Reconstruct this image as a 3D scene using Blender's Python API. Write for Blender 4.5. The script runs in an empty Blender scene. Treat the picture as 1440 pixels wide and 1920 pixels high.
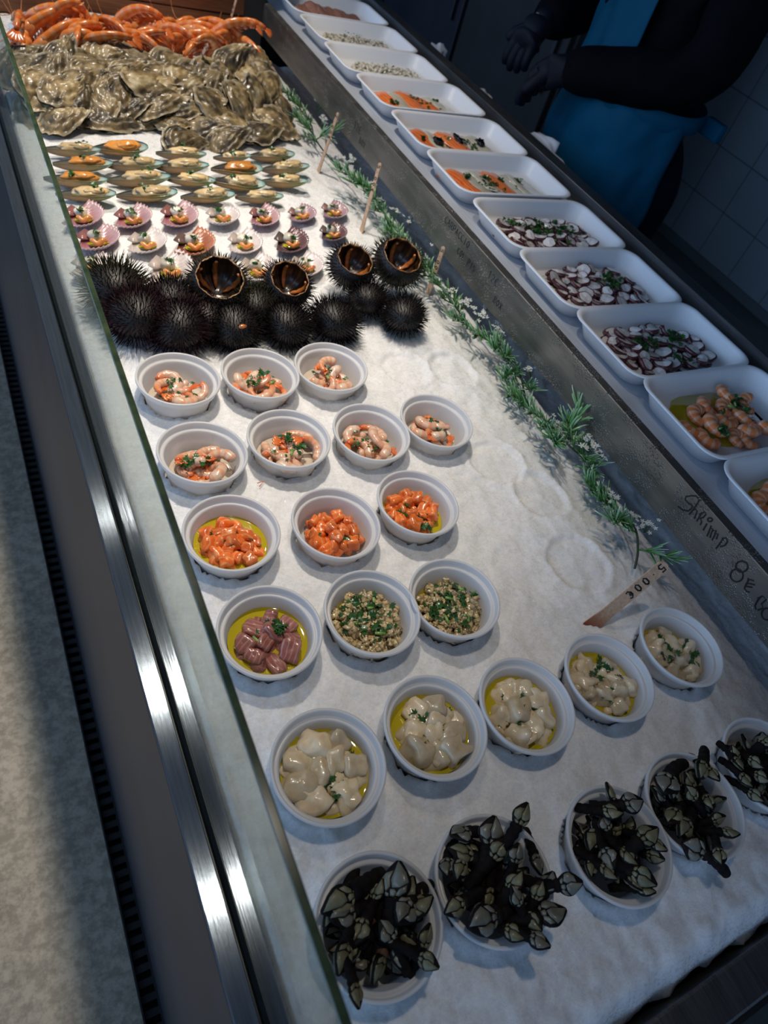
import bpy, bmesh, math, random
import numpy as np
from mathutils import Vector, Matrix, Euler, noise as mn
PI = math.pi
sc = bpy.context.scene
C = sc.collection
rnd = random.Random(7)

# ------------------------------------------------------------------ camera
CAMZ = 0.6661
R_ = Vector((0.87387188, -0.41727231, 0.24946295))
U_ = Vector((0.17573802, 0.74956646, 0.63817417))
B_ = Vector((-0.45328147, -0.51384233, 0.72835566))
F_ = 1304.98
cd = bpy.data.cameras.new('camera'); cam = bpy.data.objects.new('camera', cd); C.objects.link(cam)
cd.sensor_fit = 'VERTICAL'; cd.sensor_height = 36; cd.sensor_width = 27; cd.lens = F_ / 1920 * 36
M4 = Matrix((R_, U_, B_)).transposed().to_4x4(); M4.translation = (0, 0, CAMZ)
cam.matrix_world = M4
cd.clip_start = 0.02
cd.dof.use_dof = True; cd.dof.focus_distance = 0.80; cd.dof.aperture_fstop = 7.5
sc.camera = cam

def ray(px, py):
    return R_ * ((px - 720) / F_) - U_ * ((py - 960) / F_) - B_
def at(px, py, z=0.0):
    r = ray(px, py); t = (z - CAMZ) / r.z
    return Vector((r.x * t, r.y * t, z))
def atx(px, py, x):
    r = ray(px, py); t = x / r.x
    return Vector((x, r.y * t, CAMZ + r.z * t))

# ------------------------------------------------------------------ nodes
def lin(c):
    return tuple((v / 12.92 if v <= 0.04045 else ((v + 0.055) / 1.055) ** 2.4) for v in c[:3]) + (1.0,)
def H(h):
    return lin(tuple(int(h[i:i + 2], 16) / 255 for i in (0, 2, 4)))
MATS = {}
class N:
    def __init__(s, name):
        s.m = bpy.data.materials.new(name); s.m.use_nodes = True
        s.t = s.m.node_tree; s.p = s.t.nodes['Principled BSDF']; s.out = s.t.nodes['Material Output']
        MATS[name] = s.m
    def n(s, ty, **k):
        o = s.t.nodes.new(ty)
        for a, v in k.items():
            if a.startswith('_'): o.inputs[a[1:].replace('_', ' ')].default_value = v
            else: setattr(o, a, v)
        return o
    def l(s, a, b): s.t.links.new(a, b)
    def set(s, **k):
        for a, v in k.items():
            s.p.inputs[a.replace('_', ' ')].default_value = v
    def co(s, scale=(1, 1, 1)):
        c = s.n('ShaderNodeTexCoord'); m = s.n('ShaderNodeMapping'); m.inputs['Scale'].default_value = scale
        s.l(c.outputs['Object'], m.inputs['Vector'])
        oi = s.n('ShaderNodeObjectInfo'); ad = s.n('ShaderNodeVectorMath', operation='ADD')
        mu = s.n('ShaderNodeVectorMath', operation='SCALE'); mu.inputs['Scale'].default_value = 37.0
        cb = s.n('ShaderNodeCombineXYZ'); s.l(oi.outputs['Random'], cb.inputs[0]); s.l(oi.outputs['Random'], cb.inputs[1])
        s.l(cb.outputs[0], mu.inputs[0]); s.l(m.outputs[0], ad.inputs[0]); s.l(mu.outputs[0], ad.inputs[1])
        return ad.outputs[0]
    def noise(s, scale, detail=4, rough=.6, vec=None, dist=0):
        o = s.n('ShaderNodeTexNoise'); o.inputs['Scale'].default_value = scale; o.inputs['Detail'].default_value = detail
        o.inputs['Roughness'].default_value = rough; o.inputs['Distortion'].default_value = dist
        s.l(vec or s.co(), o.inputs['Vector']); return o.outputs['Fac']
    def ramp(s, fac, stops, interp='LINEAR'):
        r = s.n('ShaderNodeValToRGB'); e = r.color_ramp; e.interpolation = interp
        while len(e.elements) < len(stops): e.elements.new(0.5)
        for i, (p, c) in enumerate(stops):
            e.elements[i].position = p; e.elements[i].color = c if len(c) == 4 else tuple(c) + (1,)
        s.l(fac, r.inputs['Fac']); return r.outputs['Color']
    def mix(s, fac, a, b, mode='MIX'):
        m = s.n('ShaderNodeMix', data_type='RGBA', blend_type=mode)
        for i, v in ((0, fac), (6, a), (7, b)):
            if hasattr(v, 'is_linked') or isinstance(v, bpy.types.NodeSocket): s.l(v, m.inputs[i])
            else: m.inputs[i].default_value = v
        return m.outputs[2]
    def bump(s, fac, strength=.4, dist=.001, prev=None):
        b = s.n('ShaderNodeBump'); b.inputs['Strength'].default_value = strength; b.inputs['Distance'].default_value = dist
        s.l(fac, b.inputs['Height'])
        if prev: s.l(prev, b.inputs['Normal'])
        s.l(b.outputs[0], s.p.inputs['Normal']); return b.outputs[0]
    def base(s, col): s.l(col, s.p.inputs['Base Color'])

def simple(name, c1, c2=None, scale=60, rough=.5, lo=.35, hi=.65, bump=None, coat=0, sss=0, sssr=(.01, .005, .003), metal=0, spec=.5, vec=(1, 1, 1), detail=4):
    s = N(name); s.set(Roughness=rough, Metallic=metal); s.p.inputs['Specular IOR Level'].default_value = spec
    if c2 is not None:
        f = s.noise(scale, detail=detail, vec=s.co(vec)); s.base(s.ramp(f, [(lo, c1), (hi, c2)]))
    else: s.p.inputs['Base Color'].default_value = c1
    if bump: s.bump(s.noise(bump[0], vec=s.co(vec)), bump[1], bump[2])
    if coat: s.p.inputs['Coat Weight'].default_value = coat; s.p.inputs['Coat Roughness'].default_value = .08
    if sss:
        s.p.inputs['Subsurface Weight'].default_value = sss; s.p.inputs['Subsurface Radius'].default_value = (1, .6, .4)
        s.p.inputs['Subsurface Scale'].default_value = sssr[0]
    return s.m

# metals, plastics, ice ------------------------------------------------------
def steel(name, c1, c2, rough=.28, stretch=(40, 1.2, 40), b=.05):
    s = N(name); s.set(Metallic=1.0)
    f = s.noise(9, detail=6, vec=s.co(stretch)); s.base(s.ramp(f, [(.3, c1), (.7, c2)]))
    g = s.noise(14, detail=3, vec=s.co((3, .6, 3)))
    mr = s.n('ShaderNodeMapRange'); mr.inputs[3].default_value = rough * .8; mr.inputs[4].default_value = rough * 1.35
    s.l(g, mr.inputs[0]); s.l(mr.outputs[0], s.p.inputs['Roughness']); s.bump(f, b, .0008)
    return s.m
steel('brushed_steel', (.13, .15, .18, 1), (.20, .22, .26, 1), .11, b=.12); MATS['brushed_steel'].node_tree.nodes['Principled BSDF'].inputs['Metallic'].default_value = .55
steel('dull_steel', (.16, .165, .17, 1), (.28, .285, .29, 1), .42)
steel('satin_steel', (.44, .48, .54, 1), (.56, .60, .66, 1), .42); MATS['satin_steel'].node_tree.nodes['Principled BSDF'].inputs['Metallic'].default_value = .25
steel('dark_steel', (.05, .055, .065, 1), (.09, .095, .11, 1), .45)
steel('brown_reflection_steel', (.16, .075, .045, 1), (.26, .125, .075, 1), .40, (2, 2, 30))  # warm brown that the stainless wall reflects, put into its base colour
s = N('lip_steel'); s.set(Metallic=.9, Roughness=.42)                     # stainless lip with condensation beads
f = s.noise(8, detail=5, vec=s.co((3, 1, 8))); s.base(s.ramp(f, [(.3, (.17, .165, .155, 1)), (.7, (.27, .265, .25, 1))]))
v = s.n('ShaderNodeTexVoronoi'); v.inputs['Scale'].default_value = 330; s.l(s.co(), v.inputs['Vector'])
mr = s.n('ShaderNodeMapRange'); mr.inputs[1].default_value = .0; mr.inputs[2].default_value = .42; mr.inputs[3].default_value = 1; mr.inputs[4].default_value = 0
s.l(v.outputs['Distance'], mr.inputs[0])
mu = s.n('ShaderNodeMath', operation='MULTIPLY'); s.l(mr.outputs[0], mu.inputs[0])
g = s.noise(22, detail=2); gr = s.n('ShaderNodeMapRange'); gr.inputs[1].default_value = .45; gr.inputs[2].default_value = .6; s.l(g, gr.inputs[0]); s.l(gr.outputs[0], mu.inputs[1])
s.bump(mu.outputs[0], 1.0, .0020)
s = N('cup_plastic'); s.set(Roughness=.32); s.p.inputs['Base Color'].default_value = (.80, .80, .80, 1)
tr = s.n('ShaderNodeBsdfTranslucent'); tr.inputs[0].default_value = (.85, .85, .86, 1); mx = s.n('ShaderNodeMixShader'); mx.inputs[0].default_value = .4
s.l(s.p.outputs[0], mx.inputs[1]); s.l(tr.outputs[0], mx.inputs[2]); s.l(mx.outputs[0], s.out.inputs[0])
simple('foam', (.80, .81, .83, 1), (.86, .87, .88, 1), 900, .42, bump=(1400, .08, .0003), sss=.1)
# crushed ice
s = N('ice'); s.set(Roughness=.38)
c = s.co()
f1 = s.noise(14, 5, .6, c); f2 = s.noise(160, 6, .75, c); 
v = s.n('ShaderNodeTexVoronoi'); v.inputs['Scale'].default_value = 210; s.l(c, v.inputs['Vector'])
colr = s.ramp(f1, [(.3, (.84, .85, .86, 1)), (.65, (.93, .93, .94, 1))])
colg = s.ramp(f2, [(.35, (.86, .88, .90, 1)), (.6, (1, 1, 1, 1))])
s.base(s.mix(1.0, colr, colg, 'MULTIPLY'))
f4 = s.noise(420, 6, .8, c); s.base(s.mix(.40, s.mix(1.0, colr, colg, 'MULTIPLY'), s.ramp(f4, [(.36, (.72, .75, .78, 1)), (.56, (1, 1, 1, 1))]), 'MULTIPLY'))
v3 = s.n('ShaderNodeTexVoronoi'); v3.inputs['Scale'].default_value = 330; s.l(c, v3.inputs['Vector'])
vb = s.n('ShaderNodeVectorMath', operation='SUBTRACT'); vb.inputs[1].default_value = (.5, .5, .5); s.l(v3.outputs['Color'], vb.inputs[0])
vs_ = s.n('ShaderNodeVectorMath', operation='SCALE'); vs_.inputs['Scale'].default_value = .9; s.l(vb.outputs[0], vs_.inputs[0])
b1 = s.n('ShaderNodeBump'); b1.inputs['Strength'].default_value = .5; b1.inputs['Distance'].default_value = .0018; ha = s.n('ShaderNodeMath', operation='ADD'); s.l(f2, ha.inputs[0]); s.l(f4, ha.inputs[1]); s.l(ha.outputs[0], b1.inputs['Height'])
va = s.n('ShaderNodeVectorMath', operation='ADD'); s.l(b1.outputs[0], va.inputs[0]); s.l(vs_.outputs[0], va.inputs[1]); vn = s.n('ShaderNodeVectorMath', operation='NORMALIZE'); s.l(va.outputs[0], vn.inputs[0])
s.l(vn.outputs[0], s.p.inputs['Coat Normal']); s.l(b1.outputs[0], s.p.inputs['Normal'])
v4 = s.n('ShaderNodeTexVoronoi'); v4.inputs['Scale'].default_value = 410; s.l(c, v4.inputs['Vector']); sx_ = s.n('ShaderNodeSeparateColor'); s.l(v4.outputs['Color'], sx_.inputs[0])
cw = s.n('ShaderNodeMapRange'); cw.inputs[1].default_value = .66; cw.inputs[2].default_value = .74; cw.inputs[3].default_value = .12; cw.inputs[4].default_value = 1.; s.l(sx_.outputs[0], cw.inputs[0]); s.l(cw.outputs[0], s.p.inputs['Coat Weight'])
s.p.inputs['Coat Roughness'].default_value = .06; s.set(Roughness=.55)
s.p.inputs['Subsurface Weight'].default_value = .6; s.p.inputs['Subsurface Radius'].default_value = (.7, .85, 1.0); s.p.inputs['Subsurface Scale'].default_value = .009
# clear pane: a fresnel sheet that lets the counter show through, green at its polished edge
s = N('pane_glass'); s.t.nodes.remove(s.p)
g = s.n('ShaderNodeBsdfGlossy'); g.inputs['Roughness'].default_value = .015; g.inputs['Color'].default_value = (.9, .96, .95, 1)
t = s.n('ShaderNodeBsdfTransparent'); t.inputs[0].default_value = (.88, .92, .92, 1)
fr = s.n('ShaderNodeFresnel'); fr.inputs[0].default_value = 1.4; m = s.n('ShaderNodeMixShader')
mf = s.n('ShaderNodeMath', operation='MULTIPLY'); mf.inputs[1].default_value = .42; s.l(fr.outputs[0], mf.inputs[0]); s.l(mf.outputs[0], m.inputs[0]); s.l(t.outputs[0], m.inputs[1]); s.l(g.outputs[0], m.inputs[2]); s.l(m.outputs[0], s.out.inputs[0])
simple('pane_edge', (.022, .040, .026, 1), (.055, .080, .040, 1), 45, .12, vec=(1, 1, 1))
simple('black_rubber', (.006, .009, .009, 1), rough=.3)
simple('black_matte', (.006, .006, .007, 1), (.012, .012, .014, 1), 6, .6)
simple('navy_panel', (.012, .015, .022, 1), (.02, .024, .034, 1), 5, .4)
# ground and room
s = N('pavement'); s.set(Roughness=.8)
f = s.noise(3.5, 8, .65); g = s.noise(55, 4, .7)
s.base(s.mix(.45, s.ramp(f, [(.3, H('8a8373')), (.7, H('bab09c'))]), s.ramp(g, [(.4, H('6a655a')), (.6, H('bcb3a2'))]))); s.bump(g, .25, .002)
simple('vendor_floor', (.05, .06, .06, 1), (.08, .09, .09, 1), 4, .5)
s = N('wall_tile'); s.set(Roughness=.3)
br = s.n('ShaderNodeTexBrick'); br.offset = 0; br.squash = 1
br.inputs['Scale'].default_value = 1; br.inputs['Brick Width'].default_value = .25; br.inputs['Row Height'].default_value = .2455; br.inputs['Mortar Size'].default_value = .0028
br.inputs['Color1'].default_value = H('737f88'); br.inputs['Color2'].default_value = H('79858e'); br.inputs['Mortar'].default_value = H('3c4850')
tc = s.n('ShaderNodeTexCoord'); sx = s.n('ShaderNodeSeparateXYZ'); cx = s.n('ShaderNodeCombineXYZ'); s.l(tc.outputs['Object'], sx.inputs[0])
ay = s.n('ShaderNodeMath', operation='ADD'); ay.inputs[1].default_value = .07; az = s.n('ShaderNodeMath', operation='ADD'); az.inputs[1].default_value = .12
s.l(sx.outputs['Y'], ay.inputs[0]); s.l(sx.outputs['Z'], az.inputs[0]); s.l(ay.outputs[0], cx.inputs[0]); s.l(az.outputs[0], cx.inputs[1]); s.l(cx.outputs[0], br.inputs['Vector']); s.base(br.outputs['Color'])
simple('ceiling_paint', (.10, .11, .12, 1), rough=.8)
simple('skirting_grey', (.08, .10, .11, 1), rough=.5)
# foods
WET = dict(coat=.7)
def food_stripe(name, cols, scale, stripe, sw, rough=.28, sss=.25, dist=4, rv=.0):
    s = N(name); s.set(Roughness=rough); c = s.co()
    f = s.noise(scale, 4, .6, c); base = s.ramp(f, [(.3, cols[0]), (.7, cols[1])])
    if stripe:
        w = s.n('ShaderNodeTexWave'); w.inputs['Scale'].default_value = sw; w.inputs['Distortion'].default_value = dist; w.inputs['Detail'].default_value = 2; s.l(c, w.inputs['Vector'])
        fac = s.ramp(w.outputs['Fac'], [(.72, (0, 0, 0, 1)), (.95, (.65, .65, .65, 1))]); base = s.mix(fac, base, stripe)
    oi = s.n('ShaderNodeObjectInfo'); hs = s.n('ShaderNodeHueSaturation'); mr = s.n('ShaderNodeMapRange'); mr.inputs[3].default_value = .72; mr.inputs[4].default_value = 1.15
    s.l(oi.outputs['Random'], mr.inputs[0]); s.l(mr.outputs[0], hs.inputs['Value']); s.l(base, hs.inputs['Color']); s.base(hs.outputs[0])
    s.bump(s.noise(500, 3, .6, c), .25, .0006)
    s.p.inputs['Coat Weight'].default_value = .6; s.p.inputs['Coat Roughness'].default_value = .1
    if sss: s.p.inputs['Subsurface Weight'].default_value = sss; s.p.inputs['Subsurface Radius'].default_value = (1, .5, .3); s.p.inputs['Subsurface Scale'].default_value = .004
    return s.m
food_stripe('salmon_flesh', ((.80, .13, .015, 1), (.92, .25, .05, 1)), 110, (.92, .42, .18, 1), 45, dist=7)
food_stripe('salmon_slice', ((.78, .12, .015, 1), (.90, .23, .05, 1)), 60, (.9, .42, .2, 1), 45, sss=.15)
food_stripe('tuna_flesh', ((.26, .085, .075, 1), (.40, .16, .13, 1)), 90, (.5, .28, .24, 1), 60, rough=.3)
food_stripe('dried_tuna', ((.30, .14, .10, 1), (.42, .21, .15, 1)), 70, None, 0)
food_stripe('white_fish', ((.66, .51, .31, 1), (.80, .70, .52, 1)), 90, None, 50, sss=.5)
food_stripe('white_fish_slice', ((.55, .50, .36, 1), (.74, .70, .58, 1)), 70, (.80, .78, .70, 1), 50, sss=.3)
food_stripe('clam_meat', ((.44, .30, .12, 1), (.78, .64, .38, 1)), 160, (.12, .09, .05, 1), 60, sss=.15)
food_stripe('mussel_meat_cream', ((.58, .40, .17, 1), (.78, .60, .34, 1)), 120, None, 0, sss=.2)
food_stripe('mussel_meat_orange', ((.72, .25, .03, 1), (.85, .40, .10, 1)), 160, None, 0, sss=.2)
food_stripe('scallop_white', ((.62, .56, .42, 1), (.76, .72, .60, 1)), 120, None, 0, sss=.3)
food_stripe('scallop_coral', ((.62, .20, .04, 1), (.78, .34, .10, 1)), 150, None, 0, sss=.2)
food_stripe('octopus_flesh', ((.82, .76, .73, 1), (.92, .89, .86, 1)), 200, None, 0, sss=.2)
food_stripe('octopus_skin', ((.06, .012, .016, 1), (.15, .04, .045, 1)), 200, None, 0, sss=.0)
def tmat(name, stops, bands=0, bandcol=None, rough=.28, sss=.2, nz=(150, .25)):
    s = N(name); s.set(Roughness=rough); a = s.n('ShaderNodeAttribute', attribute_name='t')
    col = s.ramp(a.outputs['Fac'], stops)
    if bands:
        m = s.n('ShaderNodeMath', operation='MULTIPLY'); m.inputs[1].default_value = bands * 2 * PI; s.l(a.outputs['Fac'], m.inputs[0])
        si = s.n('ShaderNodeMath', operation='SINE'); s.l(m.outputs[0], si.inputs[0]); n_ = s.noise(nz[0], 3)
        ad = s.n('ShaderNodeMath', operation='ADD'); s.l(si.outputs[0], ad.inputs[0]); s.l(n_, ad.inputs[1])
        fac = s.ramp(ad.outputs[0], [(.55, (0, 0, 0, 1)), (1.3, (.6, .6, .6, 1))]); col = s.mix(fac, col, bandcol)
    n2 = s.noise(nz[0], 4); col = s.mix(nz[1], col, s.ramp(n2, [(.3, (.45, .42, .40, 1)), (.7, (1, 1, 1, 1))]), 'MULTIPLY')
    s.base(col); s.p.inputs['Coat Weight'].default_value = .6; s.p.inputs['Coat Roughness'].default_value = .12
    if sss: s.p.inputs['Subsurface Weight'].default_value = sss; s.p.inputs['Subsurface Radius'].default_value = (1, .5, .3); s.p.inputs['Subsurface Scale'].default_value = .004
    return s.m
tmat('peeled_shrimp', [(0, (.78, .60, .46, 1)), (.55, (.78, .48, .32, 1)), (.85, (.78, .24, .07, 1)), (1, (.66, .10, .03, 1))], 6, (.80, .30, .13, 1))
tmat('peeled_shrimp_pale', [(0, (.80, .66, .54, 1)), (.7, (.78, .52, .38, 1)), (1, (.74, .18, .06, 1))], 5, (.80, .40, .24, 1))
tmat('sliced_shrimp', [(0, (.88, .30, .10, 1)), (.5, (.90, .26, .08, 1)), (1, (.80, .24, .08, 1))], 6, (.88, .60, .42, 1))
tmat('prawn_shell', [(0, (.84, .25, .04, 1)), (.6, (.86, .22, .035, 1)), (1, (.78, .15, .02, 1))], 6, (.88, .42, .18, 1), sss=.1)
simple('prawn_head', (.72, .22, .05, 1), (.78, .38, .16, 1), 60, .3, bump=(200, .3, .001), coat=.5)
simple('prawn_legs', (.66, .20, .06, 1), (.76, .34, .16, 1), 60, .35)
simple('shrimp_tail', (.66, .11, .02, 1), (.76, .22, .06, 1), 90, .25, coat=.5)
simple('black_eye', (.004, .004, .004, 1), rough=.1)
simple('parsley', (.010, .045, .010, 1), (.035, .13, .025, 1), 130, .35, coat=.2)
simple('spring_onion', (.12, .28, .04, 1), (.30, .45, .12, 1), 80, .3, coat=.3)
s = N('olive_oil'); s.set(Roughness=.04); s.p.inputs['Base Color'].default_value = (.52, .43, .02, 1); s.p.inputs['Transmission Weight'].default_value = .12; s.p.inputs['IOR'].default_value = 1.47
s.p.inputs['Coat Weight'].default_value = 1
simple('brine', (.60, .52, .42, 1), rough=.06)
# shells
s = N('oyster_shell'); s.set(Roughness=.5); c = s.co()
w = s.n('ShaderNodeTexWave', wave_type='RINGS'); w.inputs['Scale'].default_value = 17; w.inputs['Distortion'].default_value = 5; w.inputs['Detail'].default_value = 2; w.inputs['Detail Scale'].default_value = 1.2; tcx = s.n('ShaderNodeTexCoord'); s.l(tcx.outputs['Object'], w.inputs['Vector'])
f = s.noise(24, 5, .6, c); f3 = s.noise(95, 4, .6, c)
a = s.ramp(f, [(.30, H('1d1a16')), (.43, H('5a4d36')), (.56, H('9a855c')), (.70, H('c9bc9c')), (.80, H('ece4cf'))])
b = s.ramp(w.outputs['Fac'], [(.1, (.30, .28, .25, 1)), (.5, (1, 1, 1, 1))]); col = s.mix(.6, a, b, 'MULTIPLY'); col = s.mix(.5, col, s.ramp(f3, [(.35, (.45, .43, .4, 1)), (.6, (1.0, 1, 1, 1))]), 'MULTIPLY')
oi = s.n('ShaderNodeObjectInfo'); hs = s.n('ShaderNodeHueSaturation'); mr = s.n('ShaderNodeMapRange'); mr.inputs[3].default_value = .55; mr.inputs[4].default_value = 1.5; s.l(oi.outputs['Random'], mr.inputs[0]); s.l(mr.outputs[0], hs.inputs['Value']); s.l(col, hs.inputs['Color']); s.base(hs.outputs[0])
at_ = s.n('ShaderNodeAttribute', attribute_name='t'); ef = s.ramp(at_.outputs['Fac'], [(.86, (0, 0, 0, 1)), (.98, (.75, .75, .75, 1))]); s.base(s.mix(ef, hs.outputs[0], H('b9ad92')))
bn = s.bump(w.outputs['Fac'], .5, .0025); s.bump(f3, .5, .002, bn); s.p.inputs['Coat Weight'].default_value = .4; s.p.inputs['Coat Roughness'].default_value = .2
tmat('mussel_outer', [(0, (.06, .032, .010, 1)), (.45, (.34, .18, .035, 1)), (.75, (.20, .19, .045, 1)), (1, (.06, .24, .12, 1))], 0, rough=.22, sss=0)
tmat('mussel_inner', [(0, (.055, .045, .05, 1)), (.4, (.22, .20, .20, 1)), (.70, (.38, .44, .42, 1)), (.93, (.45, .58, .56, 1)), (1, (.10, .30, .22, 1))], 0, rough=.12, sss=0)
for nm, a_, b_, c_ in (('fan_shell_pink', (.24, .04, .05, 1), (.42, .20, .24, 1), (.62, .44, .47, 1)), ('fan_shell_white', (.60, .52, .48, 1), (.74, .68, .66, 1), (.78, .70, .70, 1)),
                       ('fan_shell_orange', (.07, .02, .015, 1), (.28, .08, .045, 1), (.60, .24, .13, 1)), ('fan_shell_dark', (.035, .014, .018, 1), (.10, .05, .055, 1), (.18, .09, .10, 1)),
                       ('fan_shell_mauve', (.30, .14, .14, 1), (.40, .24, .27, 1), (.48, .33, .38, 1))):
    tmat(nm, [(0, (.55, .45, .38, 1)), (.15, a_), (.6, b_), (1, c_)], 0, rough=.3, sss=0, nz=(60, .5))
simple('urchin_spine', (.002, .0016, .002, 1), (.006, .003, .004, 1), 60, .5, spec=.12)
simple('urchin_spine_violet', (.010, .003, .005, 1), (.026, .008, .012, 1), 60, .45, spec=.15)
simple('urchin_spine_green', (.008, .009, .003, 1), (.024, .023, .007, 1), 60, .45, spec=.15)
simple('urchin_test', (.006, .005, .005, 1), (.015, .010, .010, 1), 60, .5)
tmat('urchin_inside', [(0, (.030, .012, .006, 1)), (.55, (.09, .036, .014, 1)), (1, (.42, .22, .07, 1))], 0, rough=.35, sss=0, nz=(90, .8))
simple('urchin_roe', (.42, .10, .02, 1), (.60, .22, .05, 1), 220, .3, bump=(600, .5, .0006), coat=.6)
s = N('barnacle_stalk'); s.set(Roughness=.65); s.p.inputs['Specular IOR Level'].default_value = .15; c = s.co(); f = s.noise(110, 4, .6, c); w = s.n('ShaderNodeTexWave', bands_direction='Y'); w.inputs['Scale'].default_value = 260; w.inputs['Distortion'].default_value = 3; s.l(c, w.inputs['Vector'])
s.base(s.ramp(f, [(.35, (.004, .003, .003, 1)), (.7, (.016, .010, .008, 1))])); s.bump(w.outputs['Fac'], .6, .0012); 
simple('barnacle_stalk_brown', (.05, .020, .010, 1), (.14, .06, .03, 1), 90, .6, bump=(250, .7, .002))
simple('barnacle_skin', (.003, .002, .002, 1), (.022, .004, .003, 1), 40, .6, spec=.2, lo=.5, hi=.8)
simple('barnacle_plate', (.11, .105, .055, 1), (.20, .19, .115, 1), 70, .5, bump=(160, .4, .0006), coat=.1)
simple('barnacle_plate_grey', (.11, .11, .085, 1), (.20, .195, .16, 1), 70, .38, bump=(160, .4, .0006), coat=.1)
# garland
tmat('needle_leaf', [(0, (.03, .13, .02, 1)), (.4, (.08, .27, .06, 1)), (.7, (.26, .45, .30, 1)), (1, (.76, .85, .82, 1))], 0, rough=.5, sss=0)
simple('garland_stem', (.012, .03, .018, 1), (.02, .05, .03, 1), 60, .4)
simple('white_petal', (.62, .66, .62, 1), (.76, .78, .74, 1), 60, .6)
s = N('stick_wood'); s.set(Roughness=.55); f = s.noise(12, 4, .6, s.co((25, 1.5, 25))); s.base(s.ramp(f, [(.3, H('a8876c')), (.7, H('c9ab8e'))]))
s = N('stained_wood'); s.set(Roughness=.55); f = s.noise(12, 4, .6, s.co((25, 1.5, 25))); a_ = s.n('ShaderNodeAttribute', attribute_name='t'); st = s.ramp(a_.outputs['Fac'], [(.0, (1, 1, 1, 1)), (.30, (0, 0, 0, 1))]); s.base(s.mix(st, s.ramp(f, [(.3, H('a8876c')), (.7, H('c9ab8e'))]), H('8a3f28')))
simple('marker_ink', (.006, .007, .009, 1), rough=.35)
# clothes
simple('black_jacket', (.0015, .0016, .003, 1), (.003, .0032, .005, 1), 18, .85, spec=.08, bump=(60, .3, .004))
simple('navy_glove', (.004, .005, .010, 1), (.007, .009, .017, 1), 30, .6, spec=.2)
s = N('blue_apron'); s.set(Roughness=.6); f = s.noise(5, 4, .6); g = s.noise(900, 2, .5); s.base(s.ramp(f, [(.3, (.0005, .055, .105, 1)), (.7, (.0008, .075, .14, 1))])); s.bump(g, .1, .0005); s.p.inputs['Specular IOR Level'].default_value = .12
simple('navy_trousers', (.002, .003, .009, 1), (.004, .005, .013, 1), 20, .85, spec=.08)
simple('skin', (.46, .26, .18, 1), (.52, .31, .22, 1), 30, .5)
simple('dark_hair', (.015, .010, .008, 1), rough=.5)
simple('pink_plastic', (.60, .05, .09, 1), rough=.35)
simple('white_paper', (.5, .5, .52, 1), (.6, .6, .62, 1), 20, .7)

# ------------------------------------------------------------------ mesh helpers
class G:
    def __init__(s): s.v = []; s.f = []; s.mi = []; s.t = []
    def add(s, vs, fs, mi=0, t=None, M=None):
        o = len(s.v)
        if M is not None: vs = [M @ Vector(v) for v in vs]
        s.v += [tuple(v) for v in vs]; s.f += [tuple(i + o for i in f) for f in fs]; s.mi += [mi] * len(fs)
        s.t += list(t) if t is not None else [0.0] * len(vs); return s
    def mesh(s, name, mats, smooth=True):
        me = bpy.data.meshes.new(name); me.from_pydata(s.v, [], s.f)
        for m in mats: me.materials.append(MATS[m] if isinstance(m, str) else m)
        me.polygons.foreach_set('material_index', s.mi); me.polygons.foreach_set('use_smooth', [smooth] * len(s.f))
        a = me.attributes.new('t', 'FLOAT', 'POINT'); a.data.foreach_set('value', s.t); me.update(); return me
def link(name, me, parent=None, M=None):
    o = bpy.data.objects.new(name, me); C.objects.link(o)
    if parent: o.parent = parent
    if M is not None: o.matrix_local = M
    return o
def tag(o, label=None, cat=None, group=None, kind=None):
    for k, v in (('label', label), ('category', cat), ('group', group), ('kind', kind)):
        if v: o[k] = v
    return o
def TRS(loc, rot=(0, 0, 0), s=1.0):
    S = Matrix.Diagonal((s, s, s, 1)) if isinstance(s, (int, float)) else Matrix.Diagonal((*s, 1))
    return Matrix.Translation(loc) @ Euler(rot).to_matrix().to_4x4() @ S
def frameM(loc, X=None, Z=None, s=1.0):
    """matrix whose local x runs along X and local z near Z"""
    Z = Vector(Z or (0, 0, 1)).normalized(); X = Vector(X or (1, 0, 0)); X = (X - Z * X.dot(Z)).normalized(); Y = Z.cross(X)
    m = Matrix((X, Y, Z)).transposed().to_4x4(); m.translation = loc
    return m @ Matrix.Diagonal((s, s, s, 1))
class Kind:
    """one kind of thing: a list of (part name, mesh); a single unnamed part makes a one-mesh thing"""
    def __init__(s, name, parts): s.name = name; s.parts = parts
    def put(s, M, label, cat, group=None, kind=None, parts=None):
        P = parts or s.parts
        if len(P) == 1 and P[0][0] is None: o = link(s.name, P[0][1])
        else:
            o = bpy.data.objects.new(s.name, None); o.empty_display_size = .01; C.objects.link(o)
        o.matrix_world = M; tag(o, label, cat, group, kind)
        if not (len(P) == 1 and P[0][0] is None):
            for pn, me in P: link(pn, me, o)
        return o
_ico = {}
def ico(sub):
    if sub not in _ico:
        bm = bmesh.new(); bmesh.ops.create_icosphere(bm, subdivisions=sub, radius=1)
        _ico[sub] = ([v.co.copy() for v in bm.verts], [tuple(v.index for v in f.verts) for f in bm.faces]); bm.free()
    return _ico[sub]
def blob(size, box=0.0, amp=.1, ns=1.5, seed=0, sub=3):
    vs, fs = ico(sub); out = []; p = 2 + box * 6
    for v in vs:
        l = (abs(v.x) ** p + abs(v.y) ** p + abs(v.z) ** p) ** (1 / p)
        w = v / l; d = 1 + amp * mn.noise(v * ns + Vector((seed * 7.3, seed * 3.1, 0)))
        out.append(Vector((w.x * size[0] * d, w.y * size[1] * d, w.z * size[2] * d)))
    return out, fs
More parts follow.
